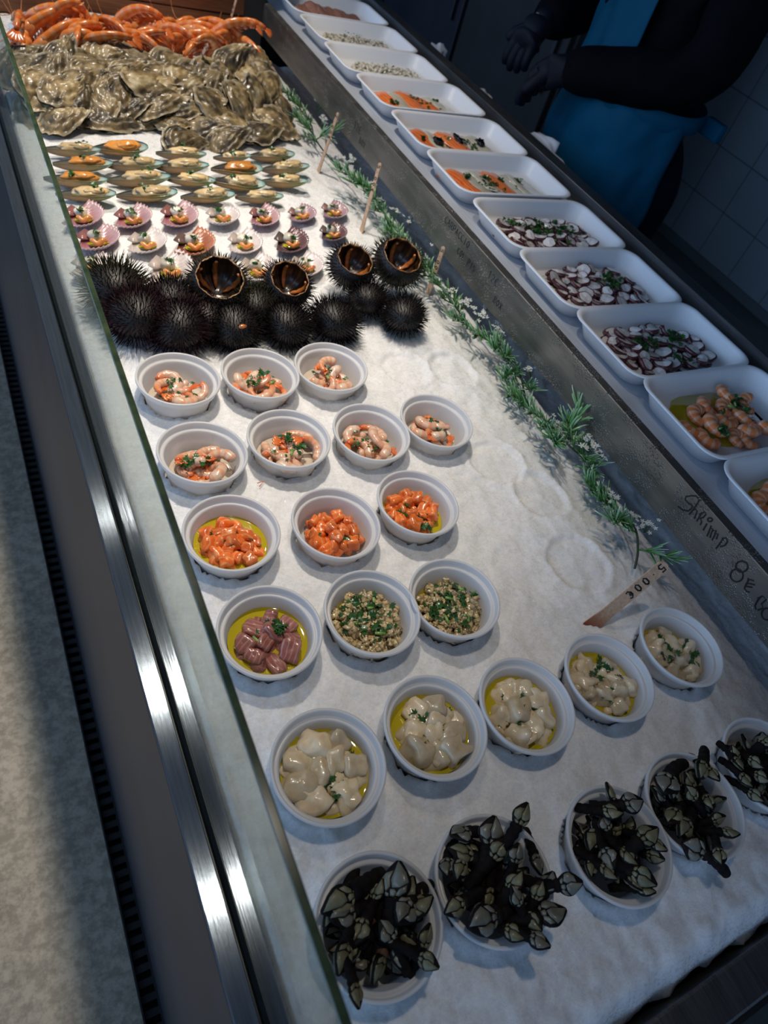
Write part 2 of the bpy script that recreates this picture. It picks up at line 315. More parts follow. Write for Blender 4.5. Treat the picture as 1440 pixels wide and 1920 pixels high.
def tube(pts, rad, seg=10, flat=None, up=(0, 0, 1), cap=True, t0=0., t1=1.):
    """closed tube through pts; flat scales the second axis"""
    pts = [Vector(p) for p in pts]; n = len(pts); vs = []; fs = []; ts = []
    prev = None
    for i, p in enumerate(pts):
        d = (pts[min(i + 1, n - 1)] - pts[max(i - 1, 0)]).normalized()
        if prev is None:
            a = Vector(up); a = a - d * a.dot(d)
            if a.length < 1e-4: a = Vector((1, 0, 0)) - d * d.x
        else: a = prev - d * prev.dot(d)
        a.normalize(); prev = a; b = d.cross(a); r = rad[i] if hasattr(rad, '__len__') else rad
        ra, rb = (r if isinstance(r, tuple) else (r, r * (flat or 1)))
        for k in range(seg):
            th = 2 * PI * k / seg; vs.append(p + a * (math.cos(th) * ra) + b * (math.sin(th) * rb)); ts.append(t0 + (t1 - t0) * i / (n - 1))
    for i in range(n - 1):
        for k in range(seg):
            k2 = (k + 1) % seg; fs.append((i * seg + k, i * seg + k2, (i + 1) * seg + k2, (i + 1) * seg + k))
    if cap:
        c0 = len(vs); vs.append(pts[0]); ts.append(t0); vs.append(pts[-1]); ts.append(t1)
        for k in range(seg):
            k2 = (k + 1) % seg; fs.append((c0, k2, k)); fs.append((c0 + 1, (n - 1) * seg + k, (n - 1) * seg + k2))
    return vs, fs, ts
def box(x0, x1, y0, y1, z0, z1):
    v = [(x, y, z) for z in (z0, z1) for y in (y0, y1) for x in (x0, x1)]
    return v, [(0, 2, 3, 1), (4, 5, 7, 6), (0, 1, 5, 4), (2, 6, 7, 3), (0, 4, 6, 2), (1, 3, 7, 5)]
def bevel_box(x0, x1, y0, y1, z0, z1, b=.002, seg=2):
    bm = bmesh.new(); vs, fs = box(x0, x1, y0, y1, z0, z1); vv = [bm.verts.new(v) for v in vs]
    for f in fs: bm.faces.new([vv[i] for i in f])
    bmesh.ops.bevel(bm, geom=bm.edges[:], offset=b, segments=seg, affect='EDGES', profile=.5)
    bm.verts.index_update(); r = ([v.co.copy() for v in bm.verts], [tuple(v.index for v in f.verts) for f in bm.faces]); bm.free(); return r
def prism_y(profile, y0, y1):
    """extrude a closed (x,z) outline along y"""
    n = len(profile); vs = [(x, y0, z) for x, z in profile] + [(x, y1, z) for x, z in profile]
    fs = [(i, (i + 1) % n, (i + 1) % n + n, i + n) for i in range(n)] + [tuple(range(n))[::-1], tuple(range(n, 2 * n))]
    return vs, fs
def lathe(prof, seg=72):
    vs = []; fs = []; n = len(prof)
    for k in range(seg):
        a = 2 * PI * k / seg; c_, s_ = math.cos(a), math.sin(a)
        vs += [(r * c_, r * s_, z) for r, z in prof]
    for k in range(seg):
        k2 = (k + 1) % seg
        for i in range(n - 1): fs.append((k * n + i, k * n + i + 1, k2 * n + i + 1, k2 * n + i))
    return vs, fs
def one(name, g, mats, label=None, cat=None, group=None, kind=None, parent=None, smooth=True, M=None):
    o = link(name, g.mesh(name, mats, smooth), parent, M); return tag(o, label, cat, group, kind)
def ordinal(i, n, words=('first', 'second', 'third', 'fourth', 'fifth', 'sixth', 'seventh')):
    return words[i]
# ------------------------------------------------------------------ stroke lettering
FONT = {'C': [[(.6, .85), (.3, 1), (.05, .7), (.05, .3), (.3, 0), (.6, .15)]], 'A': [[(0, 0), (.3, 1), (.6, 0)], [(.12, .4), (.48, .4)]],
 'R': [[(.05, 0), (.05, 1), (.45, 1), (.55, .75), (.4, .5), (.05, .5)], [(.25, .5), (.6, 0)]], 'P': [[(.05, 0), (.05, 1), (.45, 1), (.58, .75), (.42, .5), (.05, .5)]],
 'I': [[(.3, 0), (.3, 1)]], 'O': [[(.3, 1), (.05, .7), (.05, .3), (.3, 0), (.55, .3), (.55, .7), (.3, 1)]], 'L': [[(.05, 1), (.05, 0), (.55, 0)]],
 'S': [[(.55, .9), (.3, 1), (.08, .8), (.15, .55), (.5, .45), (.55, .2), (.3, 0), (.05, .12)]], '1': [[(.1, .75), (.35, 1), (.35, 0)]],
 '2': [[(.05, .8), (.25, 1), (.5, .85), (.5, .6), (.05, 0), (.58, 0)]], '€': [[(.6, .9), (.35, 1), (.12, .7), (.12, .3), (.35, 0), (.6, .1)], [(0, .6), (.45, .6)], [(0, .4), (.4, .4)]],
 'B': [[(.05, 0), (.05, 1), (.42, .95), (.5, .75), (.05, .52), (.5, .4), (.52, .1), (.05, 0)]], 'X': [[(.05, 0), (.55, 1)], [(.05, 1), (.55, 0)]],
 '5': [[(.55, 1), (.1, 1), (.08, .58), (.4, .62), (.56, .35), (.4, .02), (.05, .08)]], '0': [[(.3, 1), (.08, .75), (.08, .25), (.3, 0), (.52, .25), (.52, .75), (.3, 1)]],
 '.': [[(.28, .42), (.32, .5)]], ' ': []}
def strokes_mesh(lines, w, nrm, th=.0004):
    g = G()
    for ln in lines:
        if len(ln) < 2: continue
        g.add(*tube(ln, [(th, w)] * len(ln), 6, up=nrm)[:2])
    return g
def text_lines(txt, o, ex, ey, h, adv=.82):
    o = Vector(o); out = []
    for i, ch in enumerate(txt):
        for st in FONT.get(ch, []):
            out.append([o + ex * ((i * adv + x) * h) + ey * (y * h) for x, y in st])
    return out
def thing(name, label, cat, loc=(0, 0, 0), group=None, kind=None, rot=None):
    o = bpy.data.objects.new(name, None); o.empty_display_size = .02; C.objects.link(o); o.location = loc
    if rot: o.rotation_euler = rot
    return tag(o, label, cat, group, kind)
def wpart(name, g, mats, par, label=None, smooth=False):
    """part given in world coordinates"""
    o = link(name, g.mesh(name, mats, smooth), par, Matrix.Translation(-par.location)); return tag(o, label)

# ------------------------------------------------------------------ room
FL = -.9
def struct(name, vs, fs, m, kind='structure'):
    g = G(); g.add(vs, fs); return one(name, g, [m], kind=kind, smooth=False)
struct('floor', *box(-3.0, .4, -2.5, 5.2, FL - .1, FL), 'pavement')
struct('floor_vendor', *box(.4, 3.67, -2.5, 5.2, FL - .1, FL), 'vendor_floor')
struct('wall_right', *box(3.67, 3.8, -2.5, 5.2, FL, 1.8), 'wall_tile')
struct('wall_back', *box(.1, 3.67, 5.2, 5.3, FL, 1.8), 'navy_panel')
struct('sky_blocker_ceiling', *box(-.8, 3.8, -1.6, 5.3, 1.8, 1.86), 'ceiling_paint')  # unseen cover, added to cut off the high sky light
struct('baseboard_right', *box(3.655, 3.67, -2.5, 5.2, FL, FL + .05), 'skirting_grey')

# ------------------------------------------------------------------ counter
X0 = .0595
ct = thing('display_counter', 'long stainless steel refrigerated counter holding the bed of crushed ice', 'counter', (.6, 1.0, FL))
g = G(); g.add(*box(.075, 1.20, -.155, 2.75, FL, -.20)); wpart('body', g, ['dark_steel'], ct)
g = G(); g.add(*prism_y([(.0720, -.006), (.0775, -.006), (.0775, FL), (X0, FL), (X0, FL + .10)], -.16, 2.75)); wpart('front_panel', g, ['navy_panel'], ct, 'dark blue grey front panel facing the customers')
g = G(); g.add(*prism_y([(.0722, -.012), (.0722, -.002), (.0732, .0), (.0898, .0), (.0905, -.001), (.0905, -.012)], -.16, 2.75)); wpart('outer_rail', g, ['brushed_steel'], ct, 'polished steel rail outside the glass pane')
g = G(); g.add(*prism_y([(.0905, -.03), (.0905, -.0015), (.0917, -.0015), (.0917, -.03)], -.15, 2.7)); g.add(*prism_y([(.0977, -.03), (.0977, -.0015), (.0985, -.0015), (.0985, -.03)], -.15, 2.7)); wpart('glass_seal', g, ['black_rubber'], ct, 'black rubber seal holding the glass pane')
g = G(); g.add(*prism_y([(.0985, -.06), (.0985, .0), (.1110, .0005), (.1135, -.002), (.1145, -.2), (.106, -.2), (.106, -.06)], -.12, 2.1)); wpart('inner_rail', g, ['brushed_steel'], ct, 'flat steel rail between pane and ice')
g = G(); g.add(*bevel_box(.06, 1.05, -.158, -.121, -.2, -.022, .003)); wpart('end_rim', g, ['dull_steel'], ct, 'grey steel rim across the near end of the ice')
g = G(); g.add(*box(.06, 1.2, -.164, -.156, FL, -.03)); wpart('end_panel', g, ['black_matte'], ct, 'black end panel')
g = G(); g.add(*box(.1145, 1.2, -.125, 2.09, -.2, -.14)); wpart('basin', g, ['dull_steel'], ct)
g = G(); g.add(*box(.099, .745, 2.10, 2.115, -.2, .062)); g.add(*box(.099, .745, 2.106, 2.12, .062, .067)); g.add(*box(.099, .745, 2.098, 2.115, .067, .5))
wpart('end_wall', g, ['brown_reflection_steel'], ct, 'steel wall behind the prawns, its warm brown reflection put into the colour')
g = G(); g.add(*box(.745, .80, 2.10, 2.12, -.2, .5)); wpart('recess_shade_sheet', g, ['black_matte'], ct, 'black sheet standing in for the dark recess beside the end wall')  # added black sheet in place of the shade in the open recess
g = G(); g.add(*box(.80, 1.2, 2.5, 2.52, -.2, .02)); wpart('rear_panel', g, ['black_matte'], ct, 'black rear panel')
g = G(); g.add(*box(.98, 1.04, .0, .06, -.2, .03)); g.add(*box(.98, 1.04, 1.3, 1.36, -.2, .03)); g.add(*box(.98, 1.04, 2.6, 2.66, -.2, .03)); wpart('shelf_bracket', g, ['dull_steel'], ct)
g = G()
for y in np.arange(-.3, 2.75, .024): g.add(*box(.029, .0585, y, y + .012, FL + .001, FL + .02))
g.add(*box(.027, .030, -.3, 2.75, FL + .001, FL + .024)); g.add(*box(.056, X0, -.3, 2.75, FL + .001, FL + .024)); g.add(*box(.027, X0, -.3, 2.75, FL, FL + .004))
one('floor_grating', g, ['black_matte'], 'narrow black ribbed grating along the foot of the counter', 'grating', smooth=False)

# glass pane
gp = G(); vs, fs = bevel_box(.0917, .0977, -.15, 2.6, -.03, .251, .0008, 1)
for f in fs:
    zs = sum(vs[i].z for i in f) / len(f); xs = [vs[i].x for i in f]
    n_ = (vs[f[1]] - vs[f[0]]).cross(vs[f[2]] - vs[f[0]]).normalized()
    gp.f.append(f); gp.mi.append(0 if abs(n_.x) > .9 else 1)
gp.v = [tuple(v) for v in vs]; gp.t = [0.] * len(vs)
one('glass_pane', gp, ['pane_glass', 'pane_edge'], 'long upright clear glass pane with dark green edge on customer side of the ice', 'glass pane', smooth=False)

# ------------------------------------------------------------------ tray shelf
LX = .800
sh = thing('tray_shelf', 'long raised stainless steel shelf carrying the white foam trays', 'shelf', (1.0, 1.2, .03))
g = G(); g.add(*prism_y([(LX, .030), (LX, .1004), (LX + .001, .1014), (LX + .017, .1014), (LX + .018, .1005), (LX + .018, .074), (LX + .015, .074), (LX + .015, .098), (LX + .003, .098), (LX + .003, .030)], -.5, 2.9)); wpart('front_lip', g, ['lip_steel'], sh, 'grey steel lip with condensation and handwritten prices')
g = G(); g.add(*box(LX + .015, 1.191, -.5, 2.9, .074, .0785)); wpart('shelf_floor', g, ['satin_steel'], sh, 'pale satin steel floor under the trays')
g = G(); g.add(*prism_y([(1.190, .074), (1.190, .1155), (1.191, .1165), (1.226, .1165), (1.227, .1155), (1.227, .03), (1.224, .03), (1.224, .113), (1.193, .113), (1.193, .074)], -.5, 2.9)); wpart('back_rail', g, ['dull_steel'], sh, 'raised back rail on the vendor side')
# handwriting on the lip, traced where it stands
def lp(x, y): q = atx(1120 + x / 4.5, 900 + y / 4.5, LX - .0003); return q
def circ(cx, cy, r, ry=None, n=14, a0=0): return [lp(cx + r * math.cos(a0 + 2 * PI * k / n), cy + (ry or r) * math.sin(a0 + 2 * PI * k / n)) for k in range(n + 1)]
S1 = [[(850, 155), (835, 135), (790, 132), (748, 140), (740, 165), (770, 195), (800, 215), (795, 240), (765, 262), (720, 252), (680, 222)],
 [(862, 165), (840, 205), (800, 262), (776, 290)], [(800, 258), (828, 245), (842, 262), (830, 300), (818, 325)],
 [(880, 275), (862, 310), (838, 348)], [(862, 290), (905, 268), (915, 290), (895, 315), (868, 325), (880, 350), (868, 380)],
 [(925, 368), (905, 400), (893, 425)], [(960, 385), (940, 440), (924, 475)], [(955, 405), (975, 415), (960, 450), (950, 488)], [(972, 430), (1000, 425), (990, 465), (968, 508)], [(985, 450), (1018, 455), (1003, 500)],
 [(1058, 500), (1030, 540), (1000, 580)], [(1050, 492), (1088, 488), (1098, 520), (1075, 552), (1035, 562)],
 [(1320, 850), (1280, 838), (1255, 880), (1240, 915), (1262, 942), (1285, 945)], [(1275, 828), (1262, 880)], [(1262, 868), (1330, 884)], [(1250, 895), (1308, 905)],
 [(1378, 985), (1350, 1020), (1330, 1060), (1338, 1095)], [(1350, 1000), (1395, 978), (1425, 1008), (1385, 1045), (1398, 1080), (1352, 1098)]]
S2 = [[lp(*p) for p in s_] for s_ in S1]
for nm, L in (('Shrimp', S2[:12] + [circ(950, 335, 20, 16)]), ('8€', S2[12:16] + [circ(1218, 730, 52, 46), circ(1176, 805, 54, 54)]), ('BOX', S2[16:] + [circ(1430, 1130, 44, 50), [lp(1500, 1180), lp(1470, 1290)], [lp(1450, 1200), lp(1530, 1270)]])):
    wpart('handwriting', strokes_mesh(L, .0013, (-1, 0, 0)), ['marker_ink'], sh, 'black marker handwriting reading %s' % nm)
def lip_text(txt, px, py, h, dz=0):
    q = atx(px, py, LX - .0003); return text_lines(txt, q + Vector((0, 0, -h * .5 + dz)), Vector((0, -1, 0)), Vector((0, 0, 1)), h)
for tx, px, py, h in (('CARPACCIO', 835, 410, .013), ('COL PIS', 858, 468, .012), ('12€', 916, 512, .014), ('BOX', 926, 560, .012), ('12€', 664, 232, .016), ('BOX', 674, 262, .013)):
    wpart('handwriting', strokes_mesh(lip_text(tx, px, py, h), .0007, (-1, 0, 0)), ['marker_ink'], sh, 'faint marker handwriting reading %s, %s' % (tx, 'below the octopus trays' if px > 800 else 'below the far salmon trays'))

# ------------------------------------------------------------------ ice
CUPS = dict(A1=(.213, .726), A2=(.327, .723), A3=(.438, .724), B1=(.206, .588), B2=(.322, .592), B3=(.440, .584), B4=(.549, .588), C1=(.204, .461), C2=(.327, .445), C3=(.446, .451),
            D1=(.203, .328), D2=(.318, .318), D3=(.423, .307), E1=(.207, .178), E2=(.324, .177), E3=(.433, .164), E4=(.551, .160), E5=(.674, .163), F1=(.197, .043), F2=(.309, .032), F3=(.444, .011), F4=(.551, .009), F5=(.672, .008))
IMPR = [(at(850, 690), .044), (at(760, 690), .042), (at(930, 865), .045), (at(1085, 1055), .047), (at(1015, 925), .045), (at(965, 1060), .0)]
def fbm(x, y, s, sd=0, o=4):
    return sum(mn.noise((x * s * 2 ** k + sd, y * s * 2 ** k, sd * 1.7 + k)) / 2 ** k for k in range(o))
def ice_h(x, y):
    h = .004 * fbm(x, y, 7, 1.3, 2) + .0032 * fbm(x, y, 40, 4.1, 2) + .0016 * mn.noise((x * 190, y * 190, 2))
    if x > .67: h -= .042 * min(1, (x - .67) / .19) ** 1.4
    if y < -.085: h -= .045 * min(1, (-.085 - y) / .03) ** 2
    for cx, cy in CUPS.values():
        d = math.hypot(x - cx, y - cy)
        if d < .0432: h = min(h, -.017)
        elif d < .060: h += .0045 * (1 - (d - .0432) / .0168)
    for q, r in IMPR:
        if r:
            d = math.hypot(x - q.x, y - q.y)
            if d < r: h -= .0045 * min(1, (r - d) / .006)
            elif d < r + .01: h += .0022 * (1 - (d - r) / .01)
    return h
xs = np.arange(.1128, 1.02, .0042); ys = np.arange(-.115, 2.095, .0042)
g = G(); nx, ny = len(xs), len(ys)
for j, y in enumerate(ys):
    for i, x in enumerate(xs):
        yy = y
        if j < 4: yy = y + .008 * fbm(x, 0, 30, 9, 3) * (1 - j / 4) 
        h = ice_h(x, yy)
        if i == 0: h = -.012 + min(h, 0)
        elif i == 1: h = h * .5 - .001
        g.v.append((x, yy, h))
g.t = [0.] * len(g.v)
for j in range(ny - 1):
    for i in range(nx - 1):
        a = j * nx + i; g.f.append((a, a + 1, a + nx + 1, a + nx))
# ragged near face of the bed, down into the basin
o = len(g.v)
for i, x in enumerate(xs):
    v = g.v[i]
    g.v.append((x, v[1] + .002 + .006 * fbm(x, 1, 60, 3, 2), -.055)); g.v.append((x, v[1] + .012, -.139)); g.t += [0., 0.]
for i in range(nx - 1):
    g.f.append((i, o + 2 * i, o + 2 * i + 2, i + 1)); g.f.append((o + 2 * i, o + 2 * i + 1, o + 2 * i + 3, o + 2 * i + 2))
g.mi = [0] * len(g.f)
one('crushed_ice', g, ['ice'], 'bed of white crushed ice filling the counter', 'ice', kind='stuff')

# ------------------------------------------------------------------ things behind the shelf
cab = thing('tall_cabinet', 'tall black cabinet in the dark behind the vendor', 'cabinet', (2.75, 3.6, FL))
g = G(); g.add(*box(2.3, 3.2, 2.55, 5.0, FL, 1.2)); wpart('carcass', g, ['black_matte'], cab)
for y0, y1, m in ((2.57, 3.35, 'black_matte'), (3.38, 4.16, 'navy_panel'), (4.19, 4.97, 'navy_panel')):
    g = G(); g.add(*bevel_box(2.275, 2.3, y0, y1, FL + .05, 1.18, .004)); wpart('door', g, [m], cab)
    g = G(); g.add(*bevel_box(2.255, 2.275, y0 + .05, y0 + .07, -.2, .3, .003)); wpart('door_handle', g, ['dark_steel'], cab)
bt = thing('work_table', 'low dark steel work table against the vendor side of the shelf', 'table', (1.285, 1.2, FL))
g = G(); g.add(*bevel_box(1.235, 1.335, -.4, 2.8, -.07, -.03, .003)); wpart('table_top', g, ['dark_steel'], bt)
for y in (-.35, 1.2, 2.75):
    for x in (1.25, 1.32):
        g = G(); g.add(*tube([(x, y, FL), (x, y, -.07)], .012, 10)[:2]); wpart('leg', g, ['dark_steel'], bt)
a, b = atx(1268, 492, 1.33), atx(1328, 540, 1.33)
g = G(); g.add(*prism_y([(0, 0), (.006, 0), (.026, .100), (.020, .100)], 0, .11))
vs = [Vector(v) for v in g.v]; g.v = [tuple(v) for v in vs]
o_ = one('cutting_board', g, ['pink_plastic'], 'pink plastic board leaning behind the shelf rail', 'board', smooth=False); o_.location = (1.295, b.y + .005, -.03)
def scrap(px, py, x, size, seed, label, hw):
    q = atx(px, py, x); q.z = .086; vs, fs = blob((size[0], size[1], size[2]), .2, .9, 1.6, seed, 3); g = G(); g.add(vs, fs)
    zmin = min(v[2] for v in g.v); d = -.03 - q.z     # the paper stands on the work table, bunched up towards its top
    g.v = [(v[0] * (1 if v[2] > 0 else 1.3), v[1], v[2] if v[2] > 0 else v[2] * d / zmin) for v in g.v]
    o = one('crumpled_paper', g, ['white_paper'], label, 'paper', smooth=True); o.location = (x, q.y, q.z); return o
scrap(1024, 275, 1.27, (.012, .065, .022), 3, 'long white crumpled paper behind the shelf rail beside the blue apron', (.12, .10))
scrap(832, 58, 1.28, (.012, .030, .020), 5, 'small white crumpled paper behind the far shelf rail', (.06, .09))
scrap(912, 170, 1.27, (.010, .03, .012), 8, 'tiny white paper scrap below the gloved hands', (.04, .07))

# ------------------------------------------------------------------ lights
def spot(loc, tgt, power, col, size, blend=.6, r=.045):
    d = bpy.data.lights.new('counter_lamp', 'SPOT'); d.energy = power; d.color = col; d.spot_size = math.radians(size); d.spot_blend = blend; d.shadow_soft_size = r
    o = bpy.data.objects.new('counter_lamp', d); C.objects.link(o); o.location = loc; o.rotation_euler = (Vector(tgt) - Vector(loc)).to_track_quat('-Z', 'Y').to_euler(); return o
WARM = (1, .89, .76)
spot((.27, .38, 1.5), (.25, .46, 0), 18, WARM, 58, .9, .03)
spot((.28, 1.02, 1.5), (.26, .92, 0), 76, WARM, 60, .9, .03)
spot((.28, 1.75, 1.5), (.36, 1.66, 0), 70, WARM, 80, .9, .03)
w = bpy.data.worlds.new('outdoor_daylight'); sc.world = w; w.use_nodes = True; wt = w.node_tree
bgn = wt.nodes['Background']; bgn.inputs[0].default_value = (.40, .60, .95, 1)
tc = wt.nodes.new('ShaderNodeTexCoord'); sx = wt.nodes.new('ShaderNodeSeparateXYZ'); wt.links.new(tc.outputs['Generated'], sx.inputs[0])
def wmap(sock, a, b, c, d):
    m = wt.nodes.new('ShaderNodeMapRange'); m.interpolation_type = 'SMOOTHSTEP'; wt.links.new(sock, m.inputs[0])
    for i, v in enumerate((a, b, c, d)): m.inputs[i + 1].default_value = v
    return m.outputs[0]
def wmath(op, a, b):
    m = wt.nodes.new('ShaderNodeMath'); m.operation = op
    for i, v in enumerate((a, b)):
        if isinstance(v, float): m.inputs[i].default_value = v
        else: wt.links.new(v, m.inputs[i])
    return m.outputs[0]
street = wmath('MULTIPLY', wmap(sx.outputs['X'], -.25, -.8, 0., 1.), wmath('MULTIPLY', wmap(sx.outputs['Z'], -.02, .10, 0., 1.), wmap(sx.outputs['Z'], .30, .60, 1., 0.)))
wt.links.new(wmath('ADD', wmath('MULTIPLY', street, 2.3), .20), bgn.inputs[1])      # open street beyond the added canopy, bright towards the horizon
sc.view_settings.view_transform = 'Standard'; sc.view_settings.look = 'None'; sc.view_settings.gamma = 1; sc.view_settings.use_curve_mapping = False
sc.view_settings.exposure = 0
sc.cycles.max_bounces = 6; sc.cycles.transparent_max_bounces = 12; sc.cycles.sample_clamp_indirect = 4
# ------------------------------------------------------------------ cups
prof = [(.0, -.0085), (.030, -.0085), (.0375, -.0075), (.040, -.0045), (.0454, .0235), (.0458, .0256), (.0466, .0266), (.0480, .0268), (.0492, .0262), (.0504, .0264), (.0508, .0275), (.0517, .0338), (.0522, .0347), (.0532, .0352), (.0545, .0350), (.0551, .0342),
        (.0551, .0318), (.0545, .0310), (.0530, .0310), (.0526, .0300), (.0522, .0255), (.0500, .0246), (.0468, .0230), (.0412, -.0050), (.0385, -.0090), (.030, -.0100), (0, -.0100)]
g = G(); g.add(*lathe(prof, 80)); CUP = Kind('plastic_cup', [(None, g.mesh('plastic_cup', ['cup_plastic']))])
CN = dict(A1='left cup of the back shrimp row', A2='middle cup of the back shrimp row', A3='right cup of the back shrimp row', B1='leftmost cup of the second shrimp row', B2='second cup of the second shrimp row', B3='third cup of the second shrimp row',
          B4='rightmost cup of the second shrimp row', C1='left salmon cup', C2='middle salmon cup', C3='right salmon cup', D1='tuna cup', D2='left clam cup', D3='right clam cup', E1='leftmost fish cup', E2='second fish cup from left',
          E3='middle fish cup', E4='fourth fish cup from left', E5='rightmost fish cup', F1='leftmost barnacle cup', F2='second barnacle cup from left', F3='middle barnacle cup', F4='fourth barnacle cup from left', F5='barnacle cup at the right edge')
def cupname(k): return CN[k]
tilt = random.Random(3)
for k, (x, y) in CUPS.items():
    CUP.put(TRS((x, y, 0), (tilt.uniform(-.03, .03), tilt.uniform(-.03, .03), 0)), 'white round plastic cup, the ' + CN[k], 'cup', 'white plastic cups on the ice')

def disk_pts(r, n, dmin, rr, tries=4000):
    out = []
    while len(out) < n and tries:
        tries -= 1; a = rr.uniform(0, 2 * PI); q = r * math.sqrt(rr.random()); p = (q * math.cos(a), q * math.sin(a))
        if all(math.hypot(p[0] - o[0], p[1] - o[1]) > dmin for o in out): out.append(p)
        if tries % 400 == 0: dmin *= .93
    return out
def rrot(rr, full=True, tiltmax=.5): return (rr.uniform(-tiltmax, tiltmax), rr.uniform(-tiltmax, tiltmax), rr.uniform(0, 2 * PI))

# parsley flakes ---------------------------------------------------------------
def leaf_into(g, M, size, rr, curl=.3):
    """one lobed parsley leaflet"""
    n = 13; vs = [Vector((0, 0, 0))]
    for i in range(n):
        a = -2.3 + 4.6 * i / (n - 1); r = size * (1.0 if i % 2 == 0 else .58) * (1 - .25 * abs(a) / 2.3) * rr.uniform(.85, 1.1)
        x, y = r * math.cos(a) + size * .1, r * math.sin(a); vs.append(Vector((x, y, curl * size * math.sin(a * 2 + 1) * .5 - curl * (x * x + y * y) / size * .6)))
    fs = [(0, i, i + 1) for i in range(1, n)]
    bot = [v - Vector((0, 0, size * .03)) for v in vs]; k = len(vs)
    g.add(vs + bot, fs + [(a + k, c + k, b + k) for a, b, c in fs], 0, None, M)
def parsley(center, R, zf, n, rr, size=.0048, label='', group=None, onion=0, clumps=2):
    g = G(); cl = [(c[0], c[1]) for c in disk_pts(R * .75, clumps, R * .5, rr)]
    for i in range(n):
        if rr.random() < .72 and cl:
            c = rr.choice(cl); p = (c[0] + rr.gauss(0, R * .16), c[1] + rr.gauss(0, R * .16))
        else: p = disk_pts(R, 1, 0, rr)[0]
        if math.hypot(*p) > R: continue
        leaf_into(g, TRS((p[0], p[1], zf(p[0], p[1]) + rr.uniform(.0005, .0035)), (rr.uniform(-.7, .7), rr.uniform(-.7, .7), rr.uniform(0, 6.3))), size * rr.uniform(.55, 1.25), rr)
    for i in range(onion):
        p = disk_pts(R * .8, 1, 0, rr)[0]; a = rr.uniform(0, PI); d = Vector((math.cos(a), math.sin(a), .1)); l = rr.uniform(.003, .0065); q = Vector((p[0], p[1], zf(*p) + .003))
        g.add(*tube([q - d * l, q, q + d * l], [.0016, .0019, .0016], 8)[:2], mi=1)
    o = one('chopped_parsley', g, ['parsley', 'spring_onion'], label, 'herb', group, 'stuff', smooth=True); o.location = center; return o

# peeled shrimp ------------------------------------------------------------------
def shrimp_kind(seed, mat='peeled_shrimp', arc=4.1, R=.0125, thick=.0066, tail=True):
    rr = random.Random(seed); n = 22; pts = []; rad = []
    for i in range(n):
        t = i / (n - 1); a = -.3 + arc * t; r = R * (1 - .22 * t); pts.append((r * math.cos(a), r * math.sin(a), .003 * math.sin(t * 3 + seed)))
        w = thick * (math.sin(min(1, (t + .07) * 5) * PI / 2)) * (1 - .52 * t); w *= 1 + .06 * math.sin(t * 6 * 2 * PI); rad.append((w * .88, w))
    g = G(); g.add(*tube(pts, rad, 12)[:2], t=tube(pts, rad, 12)[2]); parts = [('body', g.mesh('shrimp_body', [mat]))]
    if tail:
        e = Vector(pts[-1]); d = (e - Vector(pts[-3])).normalized(); s_ = d.cross(Vector((0, 0, 1))).normalized(); g = G()
        for k in (-1, 0, 1):
            dd = (d + s_ * k * .45).normalized(); p3 = [e - d * .001, e + dd * .0045, e + dd * .0095, e + dd * .0125]
            g.add(*tube(p3, [(.0007, .0018), (.0009, .0027), (.0007, .0026), (.0003, .0008)], 8, up=(0, 0, 1))[:2])
        parts.append(('tail', g.mesh('shrimp_tail', ['shrimp_tail'])))
    return Kind('peeled_shrimp', parts)
SH = [shrimp_kind(1), shrimp_kind(2, 'peeled_shrimp_pale', 3.6), shrimp_kind(3, arc=3.2, R=.0145), shrimp_kind(4, 'peeled_shrimp_pale', 4.6, .0115, .0072, False), shrimp_kind(5, arc=2.7, R=.0165, thick=.0062)]
def liquid(k, mat, z, r, label, nm='olive_oil'):
    x, y = CUPS[k]; prof = [(0, z), (r * .8, z), (r * .97, z + .0001), (r, z + .0006)]; g = G(); g.add(*lathe(prof, 48)); o = one(nm, g, [mat], label, 'oil' if nm == 'olive_oil' else 'liquid', kind='stuff'); o.location = (x, y, 0)
for k in ('A1', 'A2', 'A3', 'B1', 'B2', 'B3', 'B4'):
    rr = random.Random(hash_ := (ord(k[0]) * 31 + int(k[1]) * 7)); x, y = CUPS[k]; nn = {'A1': 9, 'A3': 9, 'B1': 9}.get(k, 9)
    liquid(k, 'brine', -.0030, .0395, 'cloudy dressing at the bottom of the %s' % cupname(k), 'dressing')
    pts = [(p, .0060) for p in disk_pts(.018, 5, .018, rr)] + [(p, .0135) for p in disk_pts(.024, nn - 4, .018, rr)]
    for i, (p, z) in enumerate(pts):
        SH[rr.randrange(5)].put(TRS((x + p[0], y + p[1] - .003, z + rr.uniform(0, .002)), (rr.uniform(-.25, .25) if z < .01 else rr.uniform(-.5, .5), rr.uniform(-.25, .25) if z < .01 else rr.uniform(-.5, .5), rr.uniform(0, 6.3)), rr.uniform(1.0, 1.1) if z < .01 else rr.uniform(1.15, 1.35)),
            'peeled pink shrimp curled in the %s' % cupname(k), 'shrimp', 'shrimp in the %s' % cupname(k))
    parsley((x, y - .003, 0), .030, lambda a, b: .0205 - 6 * (a * a + b * b), 26 if k != 'A3' else 10, rr, .0056, 'chopped parsley scattered over the shrimp in the %s' % cupname(k), onion=1 if k in ('A2', 'B2', 'A3') else 0)

